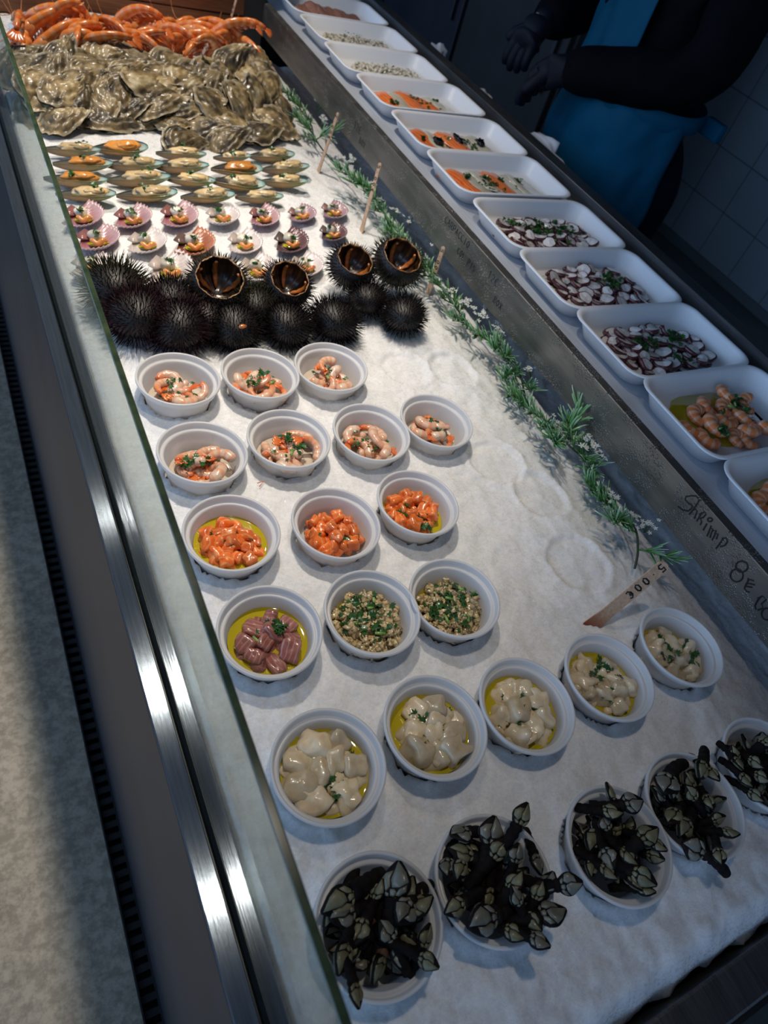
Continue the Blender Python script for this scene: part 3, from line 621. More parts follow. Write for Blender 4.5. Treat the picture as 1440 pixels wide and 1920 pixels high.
# diced fish -----------------------------------------------------------------------
def chunk_kinds(name, mat, size, box_, amp, n=4, seed=0, ns=1.5):
    out = []
    for i in range(n):
        r = random.Random(seed + i); sx, sy, sz = (size * r.uniform(.8, 1.25) for _ in range(3)); g = G(); g.add(*blob((sx, sy, sz), box_, amp, ns, seed + i * 3.3, 3)); out.append(Kind(name, [(None, g.mesh(name, [mat]))]))
    return out
SALM = chunk_kinds('salmon_cube', 'salmon_flesh', .0070, .75, .30, 5, 10)
TUNA = chunk_kinds('tuna_cube', 'tuna_flesh', .0096, .7, .28, 4, 40)
FISH = chunk_kinds('white_fish_piece', 'white_fish', .0112, .7, .45, 5, 60, 1.5)
FISH_S = chunk_kinds('white_fish_piece', 'white_fish', .0092, .7, .5, 5, 75, 1.5)
def fill(k, kinds, label, cat, layers, rr, rotmax=.6, srange=(.85, 1.2), yo=-.001):
    x, y = CUPS[k]
    for R, n, dm, z in layers:
        for p in disk_pts(R, n, dm, rr):
            kinds[rr.randrange(len(kinds))].put(TRS((x + p[0], y + p[1] + yo, z + rr.uniform(-.001, .0025)), rrot(rr, tiltmax=rotmax), rr.uniform(*srange)), '%s in the %s' % (label, cupname(k)), cat, '%s of the %s' % (cat + ' pieces', cupname(k)))
for k, lay, np_ in (('C1', [(.0305, 14, .0132, .0045), (.031, 15, .0122, .0125), (.01, 2, .01, .019)], 24), ('C2', [(.0305, 14, .0132, .0045), (.030, 15, .0122, .012), (.012, 3, .012, .021)], 9), ('C3', [(.0305, 14, .0132, .004), (.030, 15, .0122, .0115)], 14)):
    rr = random.Random(k); fill(k, SALM, 'orange diced salmon cube', 'salmon', lay, rr)
    x, y = CUPS[k]
    parsley((x, y - .002, 0), .030, lambda a, b: .0190 - 5 * (a * a + b * b), int(np_ * 1.3), rr, .0066, 'chopped parsley on the salmon in the %s' % cupname(k))
liquid('C1', 'olive_oil', .0090, .0422, 'golden olive oil around the salmon in the %s' % cupname('C1'))
liquid('C3', 'olive_oil', .0040, .0412, 'thin olive oil under the salmon in the %s' % cupname('C3'))
rr = random.Random(11); fill('D1', TUNA, 'dark pink diced raw tuna cube', 'tuna', [(.028, 9, .016, .005), (.026, 9, .0145, .013)], rr)
liquid('D1', 'olive_oil', .0095, .0424, 'golden olive oil around the tuna in the %s' % cupname('D1'))
parsley((CUPS['D1'][0] + .004, CUPS['D1'][1] - .002, 0), .024, lambda a, b: .0215 - 5 * (a * a + b * b), 44, rr, .0066, 'chopped parsley heaped on the tuna in the %s' % cupname('D1'), onion=1, clumps=1)
# clams
CL = []
for i in range(4):
    r = random.Random(90 + i); g = G(); g.add(*blob((.0072, .0042, .0036), 0, .7, 2.6, 90 + i, 3)); M = TRS((.0035, .003, .001), (0, 0, .9))
    g.add(*blob((.005, .002, .003), 0, .6, 2, 190 + i, 2), M=M); CL.append(Kind('shelled_clam', [(None, g.mesh('shelled_clam', ['clam_meat']))]))
for k in ('D2', 'D3'):
    rr = random.Random(k + 'x'); fill(k, CL, 'small shelled yellow brown clam', 'clam', [(.037, 34, .0095, .004), (.035, 34, .009, .010), (.027, 22, .008, .0155)], rr, .8, (.9, 1.35))
    x, y = CUPS[k]; parsley((x, y, 0), .034, lambda a, b: .0200 - 4 * (a * a + b * b), 95, rr, .0068, 'plentiful chopped parsley over the clams in the %s' % cupname(k), onion=4, clumps=5)
    g = G(); g.add(*lathe([(0, .002), (.041, .002)], 40)); o = one('dressing', g, ['olive_oil'], 'oily dressing under the clams in the %s' % cupname(k), 'liquid', kind='stuff'); o.location = (x, y, 0)
for k, kinds, lay, np_, oil in (('E1', FISH, [(.028, 8, .0185, .005), (.028, 9, .0175, .0125)], 26, .0125), ('E2', FISH, [(.028, 8, .0185, .005), (.028, 9, .0175, .0125)], 34, .0120), ('E3', FISH, [(.028, 8, .0185, .005), (.027, 8, .0175, .0125)], 20, .0125),
                           ('E4', FISH_S, [(.030, 11, .016, .005), (.030, 12, .014, .0115)], 30, .010), ('E5', FISH_S, [(.029, 11, .016, .0045), (.029, 10, .015, .0105)], 26, .003)):
    rr = random.Random(k + 'f'); fill(k, kinds, 'pale raw fish or scallop piece', 'fish', lay, rr, .5, (.95, 1.25)); x, y = CUPS[k]
    liquid(k, 'olive_oil', oil, .0427 if oil > .009 else .041, 'yellow olive oil among the fish in the %s' % cupname(k))
    parsley((x, y, 0), .032, lambda a, b: .0225 - 6 * (a * a + b * b), int(np_ * 1.5), rr, .0060, 'chopped parsley on the fish in the %s' % cupname(k), clumps=3 if k < 'E4' else 4)

# goose barnacles --------------------------------------------------------------------
def barnacle(seed, grey=False, brown=False):
    rr = random.Random(seed); Lc = .026; W = .0092 * rr.uniform(.9, 1.15); T = .0056
    def sec(t):   # half width, half thickness of the claw at t
        w = W * (1.15 * math.sin(min(1, t * 1.6 + .28) * PI / 2)) * (1 - max(0, t - .5) ** 1.4 * 2.2); return max(w, .0006), max(T * (1 - .75 * t) * min(1, .55 + t * 2), .0006)
    n = 10; pts = [(0, Lc * i / (n - 1), 0) for i in range(n)]; rad = [(sec(i / (n - 1))[1], sec(i / (n - 1))[0]) for i in range(n)]
    g = G(); g.add(*tube(pts, rad, 14, up=(0, 0, 1))[:2])
    def plate(poly, side, lift=.0006):
        cx = sum(p[0] for p in poly) / len(poly); cy = sum(p[1] for p in poly) / len(poly); vs = []
        def P(x, y, e):
            w, t = sec(min(max(y, 0), 1)); u = max(-1, min(1, x)); return Vector((u * w * 1.02, y * Lc, side * (t * math.sqrt(max(0, 1 - u * u * .96)) + e)))
        m = len(poly)
        for s_, e in ((1.0, -.0002), (.93, lift), (.55, lift * 1.7)):
            for x, y in poly: vs.append(P(cx + (x - cx) * s_, cy + (y - cy) * s_, e))
        vs.append(P(cx, cy, lift * 2)); fs = []
        for r_ in range(2):
            for i in range(m): fs.append((r_ * m + i, r_ * m + (i + 1) % m, (r_ + 1) * m + (i + 1) % m, (r_ + 1) * m + i))
        for i in range(m): fs.append((2 * m + i, 2 * m + (i + 1) % m, 3 * m))
        if side < 0: fs = [f[::-1] for f in fs]
        g.add(vs, fs, 1)
    for side in (1, -1):
        plate([(-.05, .30), (.45, .34), (.86, .50), (.82, .72), (.1, .99), (-.1, .80), (-.22, .50)], side, .0009)
        plate([(-.92, .30), (-.50, .20), (-.20, .34), (-.30, .54), (-.24, .74), (-.75, .66), (-.95, .48)], side, .0009)
        plate([(.30, .13), (.62, .12), (.88, .26), (.80, .42), (.44, .30)], side, .0007)
        plate([(-.20, .10), (.18, .08), (.32, .22), (.12, .28), (-.16, .27)], side, .0007)
        plate([(-.72, .08), (-.36, .08), (-.30, .16), (-.55, .20), (-.80, .20)], side, .0006)
        plate([(-.30, .01), (-.02, .0), (0, .07), (-.25, .08)], side, .0005); plate([(.10, .0), (.45, .02), (.42, .09), (.12, .07)], side, .0005); plate([(-.7, .01), (-.4, .0), (-.42, .07), (-.7, .07)], side, .0005)
    claw = g.mesh('barnacle_claw', ['barnacle_skin', 'barnacle_plate_grey' if grey else 'barnacle_plate'])
    sl = rr.uniform(.022, .036); bend = rr.uniform(-.010, .010); n = 12; pts = []; rad = []
    for i in range(n):
        t = i / (n - 1); pts.append((bend * t * t, .002 - sl * t, -.004 * t * t)); w = .0062 * (1 - .18 * t) * (1 + .10 * math.sin(i * 2.2)); rad.append((w, w * 1.05))
    g2 = G(); g2.add(*tube(pts, rad, 12)[:2]); vs = []
    stalk = g2.mesh('barnacle_stalk', ['barnacle_stalk_brown' if brown else 'barnacle_stalk'])
    return Kind('goose_barnacle', [('claw', claw), ('stalk', stalk)])
BN = [barnacle(1), barnacle(2, True), barnacle(3), barnacle(4, True), barnacle(5, False, True)]
def put_b(k, x, y, z, yaw, pitch, roll, s, kind):
    M = Matrix.Translation((x, y, z)) @ Matrix.Rotation(yaw - PI / 2, 4, 'Z') @ Matrix.Rotation(pitch, 4, 'X') @ Matrix.Rotation(roll, 4, 'Y') @ Matrix.Scale(s, 4)
    kind.put(M, 'dark goose barnacle with pale plates in the %s' % cupname(k), 'barnacle', 'goose barnacles of the %s' % cupname(k))
# traced claws: (px, py of the claw base, px, py of the claw tip, height)
TR = {'F1': [(662, 1672, 600, 1713, .040), (664, 1705, 615, 1725, .036), (686, 1722, 660, 1775, .036), (650, 1768, 632, 1830, .040), (740, 1765, 712, 1725, .038), (738, 1690, 748, 1614, .040), (762, 1712, 812, 1680, .042),
             (752, 1700, 776, 1642, .040), (774, 1715, 790, 1665, .036), (770, 1690, 742, 1735, .044), (782, 1790, 824, 1815, .046), (662, 1842, 670, 1880, .050), (790, 1780, 806, 1730, .034), (640, 1690, 606, 1740, .030), (700, 1690, 716, 1650, .034)],
      'F2': [(880, 1560, 842, 1568, .040), (888, 1608, 842, 1590, .038), (915, 1590, 926, 1530, .044), (968, 1550, 988, 1505, .056), (918, 1612, 950, 1572, .044), (962, 1622, 972, 1580, .046), (868, 1612, 856, 1650, .040),
             (952, 1672, 980, 1634, .050), (1000, 1690, 1016, 1650, .048), (1020, 1675, 1038, 1634, .046), (1045, 1660, 1092, 1655, .052), (975, 1700, 955, 1660, .050), (870, 1690, 834, 1712, .044), (928, 1715, 870, 1742, .046),
             (985, 1712, 1010, 1740, .046), (1008, 1720, 1062, 1705, .048), (942, 1740, 985, 1762, .044), (990, 1755, 1032, 1778, .050), (1000, 1600, 1015, 1640, .036), (840, 1610, 838, 1640, .034)],
      'F3': [(1150, 1502, 1136, 1470, .046), (1125, 1520, 1168, 1528, .044), (1165, 1510, 1206, 1500, .048), (1195, 1580, 1234, 1552, .046), (1215, 1575, 1242, 1590, .044), (1208, 1600, 1240, 1612, .036), (1130, 1590, 1150, 1632, .040),
             (1160, 1590, 1195, 1625, .042), (1108, 1612, 1108, 1640, .034), (1122, 1620, 1158, 1650, .040), (1180, 1630, 1232, 1660, .042), (1170, 1640, 1205, 1670, .036), (1190, 1665, 1220, 1672, .034), (1140, 1560, 1130, 1530, .038), (1120, 1560, 1100, 1600, .030)],
      'F4': [(1255, 1455, 1240, 1490, .042), (1262, 1468, 1258, 1500, .040), (1245, 1500, 1224, 1480, .036), (1318, 1430, 1310, 1460, .042), (1325, 1440, 1345, 1465, .040), (1300, 1480, 1285, 1450, .040), (1305, 1500, 1290, 1480, .042),
             (1320, 1490, 1335, 1520, .038), (1320, 1600, 1280, 1580, .038), (1350, 1560, 1385, 1565, .044), (1345, 1590, 1352, 1620, .048), (1270, 1520, 1250, 1545, .034), (1330, 1540, 1360, 1530, .036), (1290, 1540, 1270, 1570, .034)],
      'F5': [(1375, 1420, 1390, 1445, .042), (1400, 1420, 1430, 1440, .042), (1385, 1450, 1405, 1470, .042), (1410, 1450, 1440, 1465, .040), (1380, 1430, 1370, 1400, .038), (1400, 1480, 1430, 1500, .038), (1425, 1400, 1450, 1380, .040)]}
for k, L in TR.items():
    rr = random.Random(k + 'b'); cx, cy = CUPS[k]
    for bx, by, tx, ty, z in L:
        b = at(bx, by, z - .002); t = at(tx, ty, z + .003); d = t - b; yaw = math.atan2(d.y, d.x); s = min(1.25, max(.72, d.length / .026))
        put_b(k, b.x, b.y, b.z, yaw, math.atan2(d.z, math.hypot(d.x, d.y)) + rr.uniform(-.05, .15), rr.uniform(-.7, .7), s, BN[rr.choice((0, 1, 2, 3) if k == 'F2' else (0, 2, 0, 1))])
    for R, n, dm, z in ((.021, 8, .012, .006), (.024, 11, .012, .016), (.022, 9, .011, .026)):
        for p in disk_pts(R, n, dm, rr):
            yaw = math.atan2(p[1], p[0]) + rr.choice((1, -1)) * rr.uniform(.5, 1.5) if math.hypot(*p) > .012 else rr.uniform(0, 6.3)
            if z > .02: yaw = math.atan2(p[1], p[0]) + rr.uniform(-.8, .8)
            put_b(k, cx + p[0], cy + p[1], z, yaw, rr.uniform(-.05, .35), rr.uniform(-1.2, 1.2), rr.uniform(.75, .95), BN[rr.choice((0, 2, 3, 4, 4) if k in ('F1', 'F4') else (0, 1, 2, 3))])

# ------------------------------------------------------------------ foam trays
def rrect(hx, hy, r, n=8):
    out = []
    for cx, cy, a0 in ((hx - r, hy - r, 0), (-hx + r, hy - r, PI / 2), (-hx + r, -hy + r, PI), (hx - r, -hy + r, 1.5 * PI)):
        for i in range(n + 1):
            a = a0 + PI / 2 * i / n; out.append((cx + r * math.cos(a), cy + r * math.sin(a)))
    return out
def tray_mesh():
    HX, HY = .146, .0915; g = G(); rings = [(0, .0320), (-.0012, .0337), (.0, .0347), (.003, .0350), (.0058, .0343), (.0090, .0310), (.0200, .0085), (.0245, .0050), (.031, .0035), (.060, .0035)]
    outer = [(.0, .0320), (.004, .0305), (.008, .0275), (.021, .0010), (.027, 0.), (.060, .0)]
    def ring(ins, z):
        r = max(.012, .034 - ins * .35); return [(x, y, z) for x, y in rrect(HX - ins, HY - ins, r)]
    for L, flip in ((rings, False), (outer, True)):
        vs = []; m = 36
        for ins, z in L: vs += ring(ins, z)
        fs = []
        for i in range(len(L) - 1):
            for k in range(m):
                k2 = (k + 1) % m; f = (i * m + k, i * m + k2, (i + 1) * m + k2, (i + 1) * m + k); fs.append(f if flip else f[::-1])
        f = tuple(range((len(L) - 1) * m, len(L) * m)); fs.append(f[::-1] if flip else f); g.add(vs, fs)
    return g.mesh('foam_tray', ['foam'])
TM = tray_mesh(); TRAY = Kind('foam_tray', [(None, TM)])
TZ = .0790; TX = 1.007
TY = {0: 2.315, 1: 2.125, 2: 1.937, 3: 1.752, 4: 1.567, 5: 1.372, 6: 1.190, 7: .993, 8: .812, 9: .632, 10: .453, 11: .268}
TN = {0: 'holding green herbs, farthest of all the trays', 1: 'holding brown fish slices, near the far end of the shelf', 2: 'holding pale chopped fish with green specks, third from the far end', 3: 'holding pale chopped fish, just beyond the farthest salmon tray',
      4: 'of salmon and pale fish with big parsley leaves, farthest of the three', 5: 'of salmon and pale fish with black pieces, middle of the three', 6: 'of salmon and pale fish beside the octopus trays', 7: 'of sliced octopus topped with most parsley, farthest octopus tray',
      8: 'of sliced white octopus, middle octopus tray', 9: 'of sliced octopus, nearest octopus tray', 10: 'of orange shrimp beside the octopus', 11: 'of orange shrimp cut by the right edge of the view'}
SHORT = {0: 'farthest tray', 1: 'tray of brown slices', 2: 'far tray of pale chopped fish', 3: 'near tray of pale chopped fish', 4: 'farthest salmon tray', 5: 'middle salmon tray', 6: 'nearest salmon tray', 7: 'farthest octopus tray', 8: 'middle octopus tray', 9: 'nearest octopus tray', 10: 'orange shrimp tray', 11: 'shrimp tray at the right edge'}
tro = random.Random(5)
for i, y in TY.items():
    TRAY.put(TRS((TX + tro.uniform(-.004, .004), y, TZ + .0003 * (i % 2)), (0, 0, tro.uniform(-.012, .012))), 'white foam tray ' + TN[i], 'tray', 'white foam trays on the steel shelf')
TF = TZ + .0045
# octopus
def octo(seed, s=1.0):
    rr = random.Random(seed); n = 18; vs = []; fs = []; R = .0108 * s; h = .0026; lob = rr.uniform(.05, .16); ph = rr.uniform(0, 6)
    rings = ((0, h), (.55, h * 1.05), (.80, h), (.93, h * .9), (1.0, h * .4), (1.0, -h * .4), (.93, -h), (0, -h)); g = G()
    for j, (q, z) in enumerate(rings):
        for k in range(n):
            a = 2 * PI * k / n; r = R * (1 + lob * math.sin(2 * a + ph) + .05 * math.sin(5 * a + ph * 2)) * q; vs.append((r * math.cos(a), r * math.sin(a) * .86, z + .0006 * math.sin(a * 2 + ph)))
    mi = []
    for j in range(len(rings) - 1):
        for k in range(n):
            k2 = (k + 1) % n; fs.append((j * n + k, j * n + k2, (j + 1) * n + k2, (j + 1) * n + k)); mi.append(0 if j < 2 or j == 6 else 1)
    o = len(g.v); g.v = [tuple(v) for v in vs]; g.f = fs; g.mi = mi; g.t = [0.] * len(vs)
    for k in range(rr.randrange(2)):
        g.add(*blob((.0032, .0032, .0026), 0, .2, 2, seed + k, 2), mi=1, M=TRS((R * math.cos(k * 1.3 + ph), R * math.sin(k * 1.3 + ph) * .86, 0)))
    return Kind('octopus_slice', [(None, g.mesh('octopus_slice', ['octopus_flesh', 'octopus_skin']))])
OC = [octo(i, s) for i, s in enumerate((1, 1.15, .9, 1.25, .8, 1.05))]
def tray_region(i, x0, x1, y0, y1, n, dm, rr):
    out = []; tr = 0
    while len(out) < n and tr < 6000:
        tr += 1; p = (rr.uniform(x0, x1), rr.uniform(y0, y1))
        # skewed lower-left corner follows the rounded heap
        u = (p[0] - x0) / (x1 - x0) * 2 - 1; v = (p[1] - y0) / (y1 - y0) * 2 - 1
        if abs(u) ** 3 + abs(v) ** 3 > 1: continue
        if all(math.hypot(p[0] - o[0], p[1] - o[1]) > dm for o in out): out.append(p)
        if tr % 500 == 0: dm *= .93
    return [(TX + a, TY[i] + b) for a, b in out]
for i, cnt in ((7, 46), (8, 48), (9, 48)):
    rr = random.Random(200 + i)
    for z, n, dm, tl, ins in ((.003, int(cnt * .75), .0205, .22, 0), (.0095, int(cnt * .75), .020, .38, .006)):
        for x, y in tray_region(i, -.117 + ins, .106 - ins, -.064 + ins, .052 - ins, n, dm, rr):
            OC[rr.randrange(6)].put(TRS((x, y, TF + z + rr.uniform(0, .003)), (rr.uniform(-tl, tl), rr.uniform(-tl, tl), rr.uniform(0, 6.3)), rr.uniform(1.15, 1.5)), 'octopus slice, white with dark purple rim, in the %s' % SHORT[i], 'octopus', 'octopus slices of the %s' % SHORT[i])
    for a, b, n, R in {7: ((-.02, .012, 70, .034), (.045, .0, 60, .030), (-.075, .02, 26, .018), (.0, -.03, 14, .04)), 8: ((.015, .0, 46, .026), (.04, .012, 30, .02)), 9: ((-.05, .0, 40, .022), (-.012, .005, 24, .018), (.05, .012, 44, .022), (.02, -.03, 18, .03))}[i]:
        parsley((TX + a, TY[i] + b, TF), R, lambda p, q: .0160, n, rr, .0068, 'chopped parsley on the octopus in the %s' % SHORT[i], 'parsley on the %s' % SHORT[i], clumps=3)
# slices of salmon and white fish
def slab(name, mat, hx, hy, seed, th=.0022):
    g = G(); vs, fs = blob((hx, hy, th), .55, .38, 1.7, seed, 4); vs = [Vector((v.x, v.y, v.z + .0030 * math.sin(v.x / hx * 2 + seed) + .0012 * math.sin(v.y / hy * 3))) for v in vs]; g.add(vs, fs); return Kind(name, [(None, g.mesh(name, [mat]))])
SS = [slab('salmon_slice', 'salmon_slice', .024, .042, i) for i in range(3)]; WS = [slab('white_fish_slice', 'white_fish_slice', .023, .038, 20 + i) for i in range(3)]
def puddle(i, x, y, hx, hy, label, mat='olive_oil', z=.0008):
    g = G(); n = 40; vs = [(0, 0, .0006)]
    for k in range(n):
        a = 2 * PI * k / n; q = 1 + .13 * mn.noise((math.cos(a) * 1.5, math.sin(a) * 1.5, i)); vs.append((hx * q * math.cos(a), hy * q * math.sin(a), .0005))
    for k in range(n): v = vs[1 + k]; vs.append((v[0] * 1.03, v[1] * 1.03, -.0006))
    fs = [(0, 1 + k, 1 + (k + 1) % n) for k in range(n)] + [(1 + k, n + 1 + k, n + 1 + (k + 1) % n, 1 + (k + 1) % n) for k in range(n)]
    g.add(vs, fs); o = one('olive_oil', g, [mat], label, 'oil', kind='stuff'); o.location = (TX + x, TY[i] + y, TF - .001 + z)
for i, lay in ((4, [('S', -.085, .006, .15), ('W', -.045, .005, .1), ('S', -.012, .016, .2), ('W', -.020, -.012, -.1), ('S', .015, -.014, .5), ('W', .045, .004, .2), ('W', .070, -.01, .1)]),
               (5, [('S', -.085, .008, .2), ('W', -.045, .004, .1), ('S', -.005, .004, .35), ('W', .028, .012, .0), ('W', .060, -.004, .2)]),
               (6, [('S', -.088, .006, .2), ('W', -.048, .0, .05), ('W', -.022, .008, .3), ('S', .012, .004, .25), ('W', .048, .002, .1), ('W', .072, -.01, .2)])):
    rr = random.Random(300 + i)
    for j, (ty, x, y, r) in enumerate(lay):
        K = (SS if ty == 'S' else WS)[rr.randrange(3)]; nm = 'orange salmon slice' if ty == 'S' else 'translucent pale fish slice'
        K.put(TRS((TX + x, TY[i] + y - .006, TF + .004 + .0017 * (j % 3)), (0, 0, r + rr.uniform(-.1, .1)), rr.uniform(1.05, 1.2)), '%s laid in the %s' % (nm, SHORT[i]), 'fish', '%ss of the %s' % (nm, SHORT[i]))
    puddle(i, 0, -.002, .098, .052, 'yellow olive oil pooled in the %s' % SHORT[i])
    for a, b, n, R in {4: ((-.075, -.008, 14, .012), (.0, .02, 22, .014), (.05, .018, 22, .013), (.02, -.02, 12, .03)), 5: ((-.085, .012, 9, .009), (-.022, .008, 10, .009), (.03, -.02, 18, .03), (-.05, -.02, 6, .03)), 6: ((-.07, .018, 12, .010), (-.03, .0, 26, .030), (.016, .012, 12, .010), (.064, .004, 20, .013), (.0, -.02, 10, .05))}[i]:
        parsley((TX + a, TY[i] + b, TF), R, lambda p, q: .0105, n, rr, .0072, 'chopped parsley on the fish in the %s' % SHORT[i], 'parsley on the %s' % SHORT[i], clumps=1 if R < .02 else 3)
for j, (a, b) in enumerate(((-.058, -.012), (.004, .002), (.062, -.006))):
    g = G(); g.add(*blob((.009, .012, .007), .2, .7, 2, 400 + j, 3)); M = one('black_olive', g, ['black_eye'], 'glossy black piece on the middle salmon tray, %s of three' % ('left', 'middle', 'right')[j], 'olive', 'black pieces on the middle salmon tray'); M.location = (TX + a, TY[5] + b, TF + .0135)
# shrimp trays: closed curled halves, striped orange and white
def fat_shrimp(seed):
    n = 22; arc = 3.9; R = .0125; pts = []; rad = []
    for i in range(n):
        t = i / (n - 1); a = arc * t; r = R * (1 - .35 * t); pts.append((r * math.cos(a), r * math.sin(a), .002 * math.sin(t * 3 + seed))); w = .0098 * math.sin(min(1, (t + .12) * 4) * PI / 2) * (1 - .45 * t) * (1 + .05 * math.sin(t * 40)); rad.append((w * .8, w))
    g = G(); v, f, t = tube(pts, rad, 12); g.add(v, f, 0, t); return Kind('cooked_shrimp', [(None, g.mesh('cooked_shrimp', ['sliced_shrimp']))])
FS = [fat_shrimp(i) for i in range(3)]
for i, L in ((10, [(-.098, -.006, 2.2), (-.088, -.030, 1.9), (-.060, .014, .6), (-.052, -.012, 1.4), (-.028, .026, 1.0), (-.020, .0, 2.6), (-.030, -.040, .2), (.004, -.022, 3.0), (.010, .018, .4), (.030, .040, 1.2), (.030, -.002, 2.0), (.055, .018, .7), (-.008, -.044, .9), (.048, -.025, 2.8)]),
             (11, [(-.092, .020, 1.0), (-.080, -.01, 2.0), (-.060, .030, .2), (-.045, -.004, 1.2), (-.03, .03, 2.4), (-.01, .0, .4)])):
    rr = random.Random(500 + i)
    for j, (x, y, r) in enumerate(L):
        FS[j % 3].put(TRS((TX + x * 1.06 + .010, TY[i] + y * 1.10 - .004, TF + .0068 + .004 * (j % 2)), (rr.uniform(-.2, .2), rr.uniform(-.2, .2), r), rr.uniform(1.2, 1.4)), 'curled orange and white shrimp in the %s' % SHORT[i], 'shrimp', 'shrimp of the %s' % SHORT[i])
    puddle(i, -.010, .012, .095, .058, 'yellow olive oil pooled in the %s' % SHORT[i])
for a, b, n, R in ((.035, .016, 44, .020), (-.052, -.032, 22, .012), (.0, .0, 14, .05)):
    parsley((TX + a, TY[10] + b, TF), R, lambda p, q: .0185, n, random.Random(9), .0062, 'chopped parsley on the shrimp in the orange shrimp tray', 'parsley on the orange shrimp tray', clumps=1 if R < .03 else 3, onion=1)
BR = [slab('brown_fish_slice', 'dried_tuna', .017, .034, 50 + i, .0045) for i in range(3)]
for j, (x, y, z) in enumerate(((-.075, .0, .008), (-.05, .01, .014), (-.028, -.002, .013), (0, .008, .009), (.025, 0, .008), (.05, .004, .006), (.075, -.004, .005))):
    BR[j % 3].put(TRS((TX + x, TY[1] + y, TF + z), (.10, .12, .2), 1.0), 'thick brown fish slice in the tray of brown slices', 'fish', 'brown slices of their tray')
for i in (2, 3):
    rr = random.Random(700 + i); g = G()
    for x, y in tray_region(i, -.095, .09, -.052, .04, 150, .008, rr):
        g.add(*blob((.007, .005, .004), .3, .6, 2, rr.random() * 50, 1), M=TRS((x - TX, y - TY[i], rr.uniform(.003, .009)), rrot(rr)))
    o = one('chopped_fish', g, ['white_fish_slice'], 'heap of chopped pale fish in the %s' % SHORT[i], 'fish', kind='stuff'); o.location = (TX, TY[i], TF)
    parsley((TX, TY[i], TF), .062, lambda p, q: .011, 46 if i == 2 else 16, rr, .0040, 'green specks of herb on the %s' % SHORT[i], clumps=6)
rr = random.Random(77); parsley((TX + .02, TY[0] - .01, TF), .055, lambda p, q: .010 + rr.uniform(0, .012), 220, rr, .0080, 'heap of green herbs in the %s' % SHORT[0], clumps=6)
# ------------------------------------------------------------------ mussels on the half shell
def mussel(seed, orange=False):
    rr = random.Random(seed); Lm = .100; n = 26; m = 22
    def outline(t):    # half width of the valve at t (0 = hinge tip, 1 = round end)
        return .0205 * min(1, t / .60) ** .70 * math.sqrt(max(0, 1 - max(0, (t - .55) / .45) ** 2.4)) + .0004
    def shell(z0, depth, off):
        vs = []; ts = []
        for i in range(n):
            t = .5 - .5 * math.cos(PI * i / (n - 1)); t = .004 + .992 * t; w = max(outline(t) - off, .0003)
            for k in range(m):
                u = -1 + 2 * k / (m - 1); vs.append(Vector(((t - .5) * Lm, w * u + .004 * math.sin(t * PI), z0 - depth * (1 - u * u) ** .6 * math.sin(PI * min(1, t * .92 + .06)) ** .7)))
                ts.append(t if off == 0 else max(t if t > .9 else t * .95, abs(u) ** 8))
        fs = [(i * m + k, (i + 1) * m + k, (i + 1) * m + k + 1, i * m + k + 1) for i in range(n - 1) for k in range(m - 1)]
        return vs, fs, ts
    g = G(); a, f, t = shell(0, .0165, 0); g.add(a, [q[::-1] for q in f], 0, t); b, f2, t2 = shell(.0001, .0150, .0011); g.add(b, f2, 1, t2)
    N_ = n * m    # rim joins both skins
    rim = [k for k in range(m)] + [i * m + m - 1 for i in range(1, n)] + [(n - 1) * m + k for k in range(m - 2, -1, -1)] + [i * m for i in range(n - 2, 0, -1)]
    g.f += [(rim[i], rim[(i + 1) % len(rim)], rim[(i + 1) % len(rim)] + N_, rim[i] + N_) for i in range(len(rim))]; g.mi += [0] * len(rim)
    sh_ = g.mesh('mussel_shell', ['mussel_outer', 'mussel_inner'])
    g = G(); vs, fs = blob((.030, .0135, .0085), 0, .35, 1.8, seed, 3); g.add(vs, fs, M=TRS((.006, .003, .0005))); vs, fs = blob((.017, .008, .006), 0, .4, 2, seed + 9, 3); g.add(vs, fs, M=TRS((.012, -.003, .0045)))
    return Kind('half_shell_mussel', [('shell', sh_), ('meat', g.mesh('mussel_meat', ['mussel_meat_orange' if orange else 'mussel_meat_cream']))])
MC = [mussel(1), mussel(2), mussel(3)]; MO = [mussel(4, True), mussel(5, True)]
ROWS = [[(170, 130, 0, 1), (370, 125, 1, 0), (630, 148, 0, 1), (845, 162, 0, 1), (1012, 155, 0, 1)], [(215, 190, 1, 1), (432, 192, 0, 1), (632, 200, 0, 0), (865, 213, 1, 0), (1070, 208, 0, 1)],
        [(185, 255, 1, 1), (450, 252, 0, 1), (670, 258, 0, 1), (872, 272, 0, 1), (1065, 265, 0, 1)], [(228, 318, 0, 1), (485, 318, 0, 1), (742, 326, 0, 1), (960, 330, 0, 0)]]
RN = ('back', 'second', 'third', 'front'); PN = ('leftmost', 'second', 'third', 'fourth', 'rightmost'); SZ = {(0, 3): .78, (3, 3): .9, (2, 1): 1.1, (3, 1): 1.05, (0, 0): .98, (2, 2): .95}
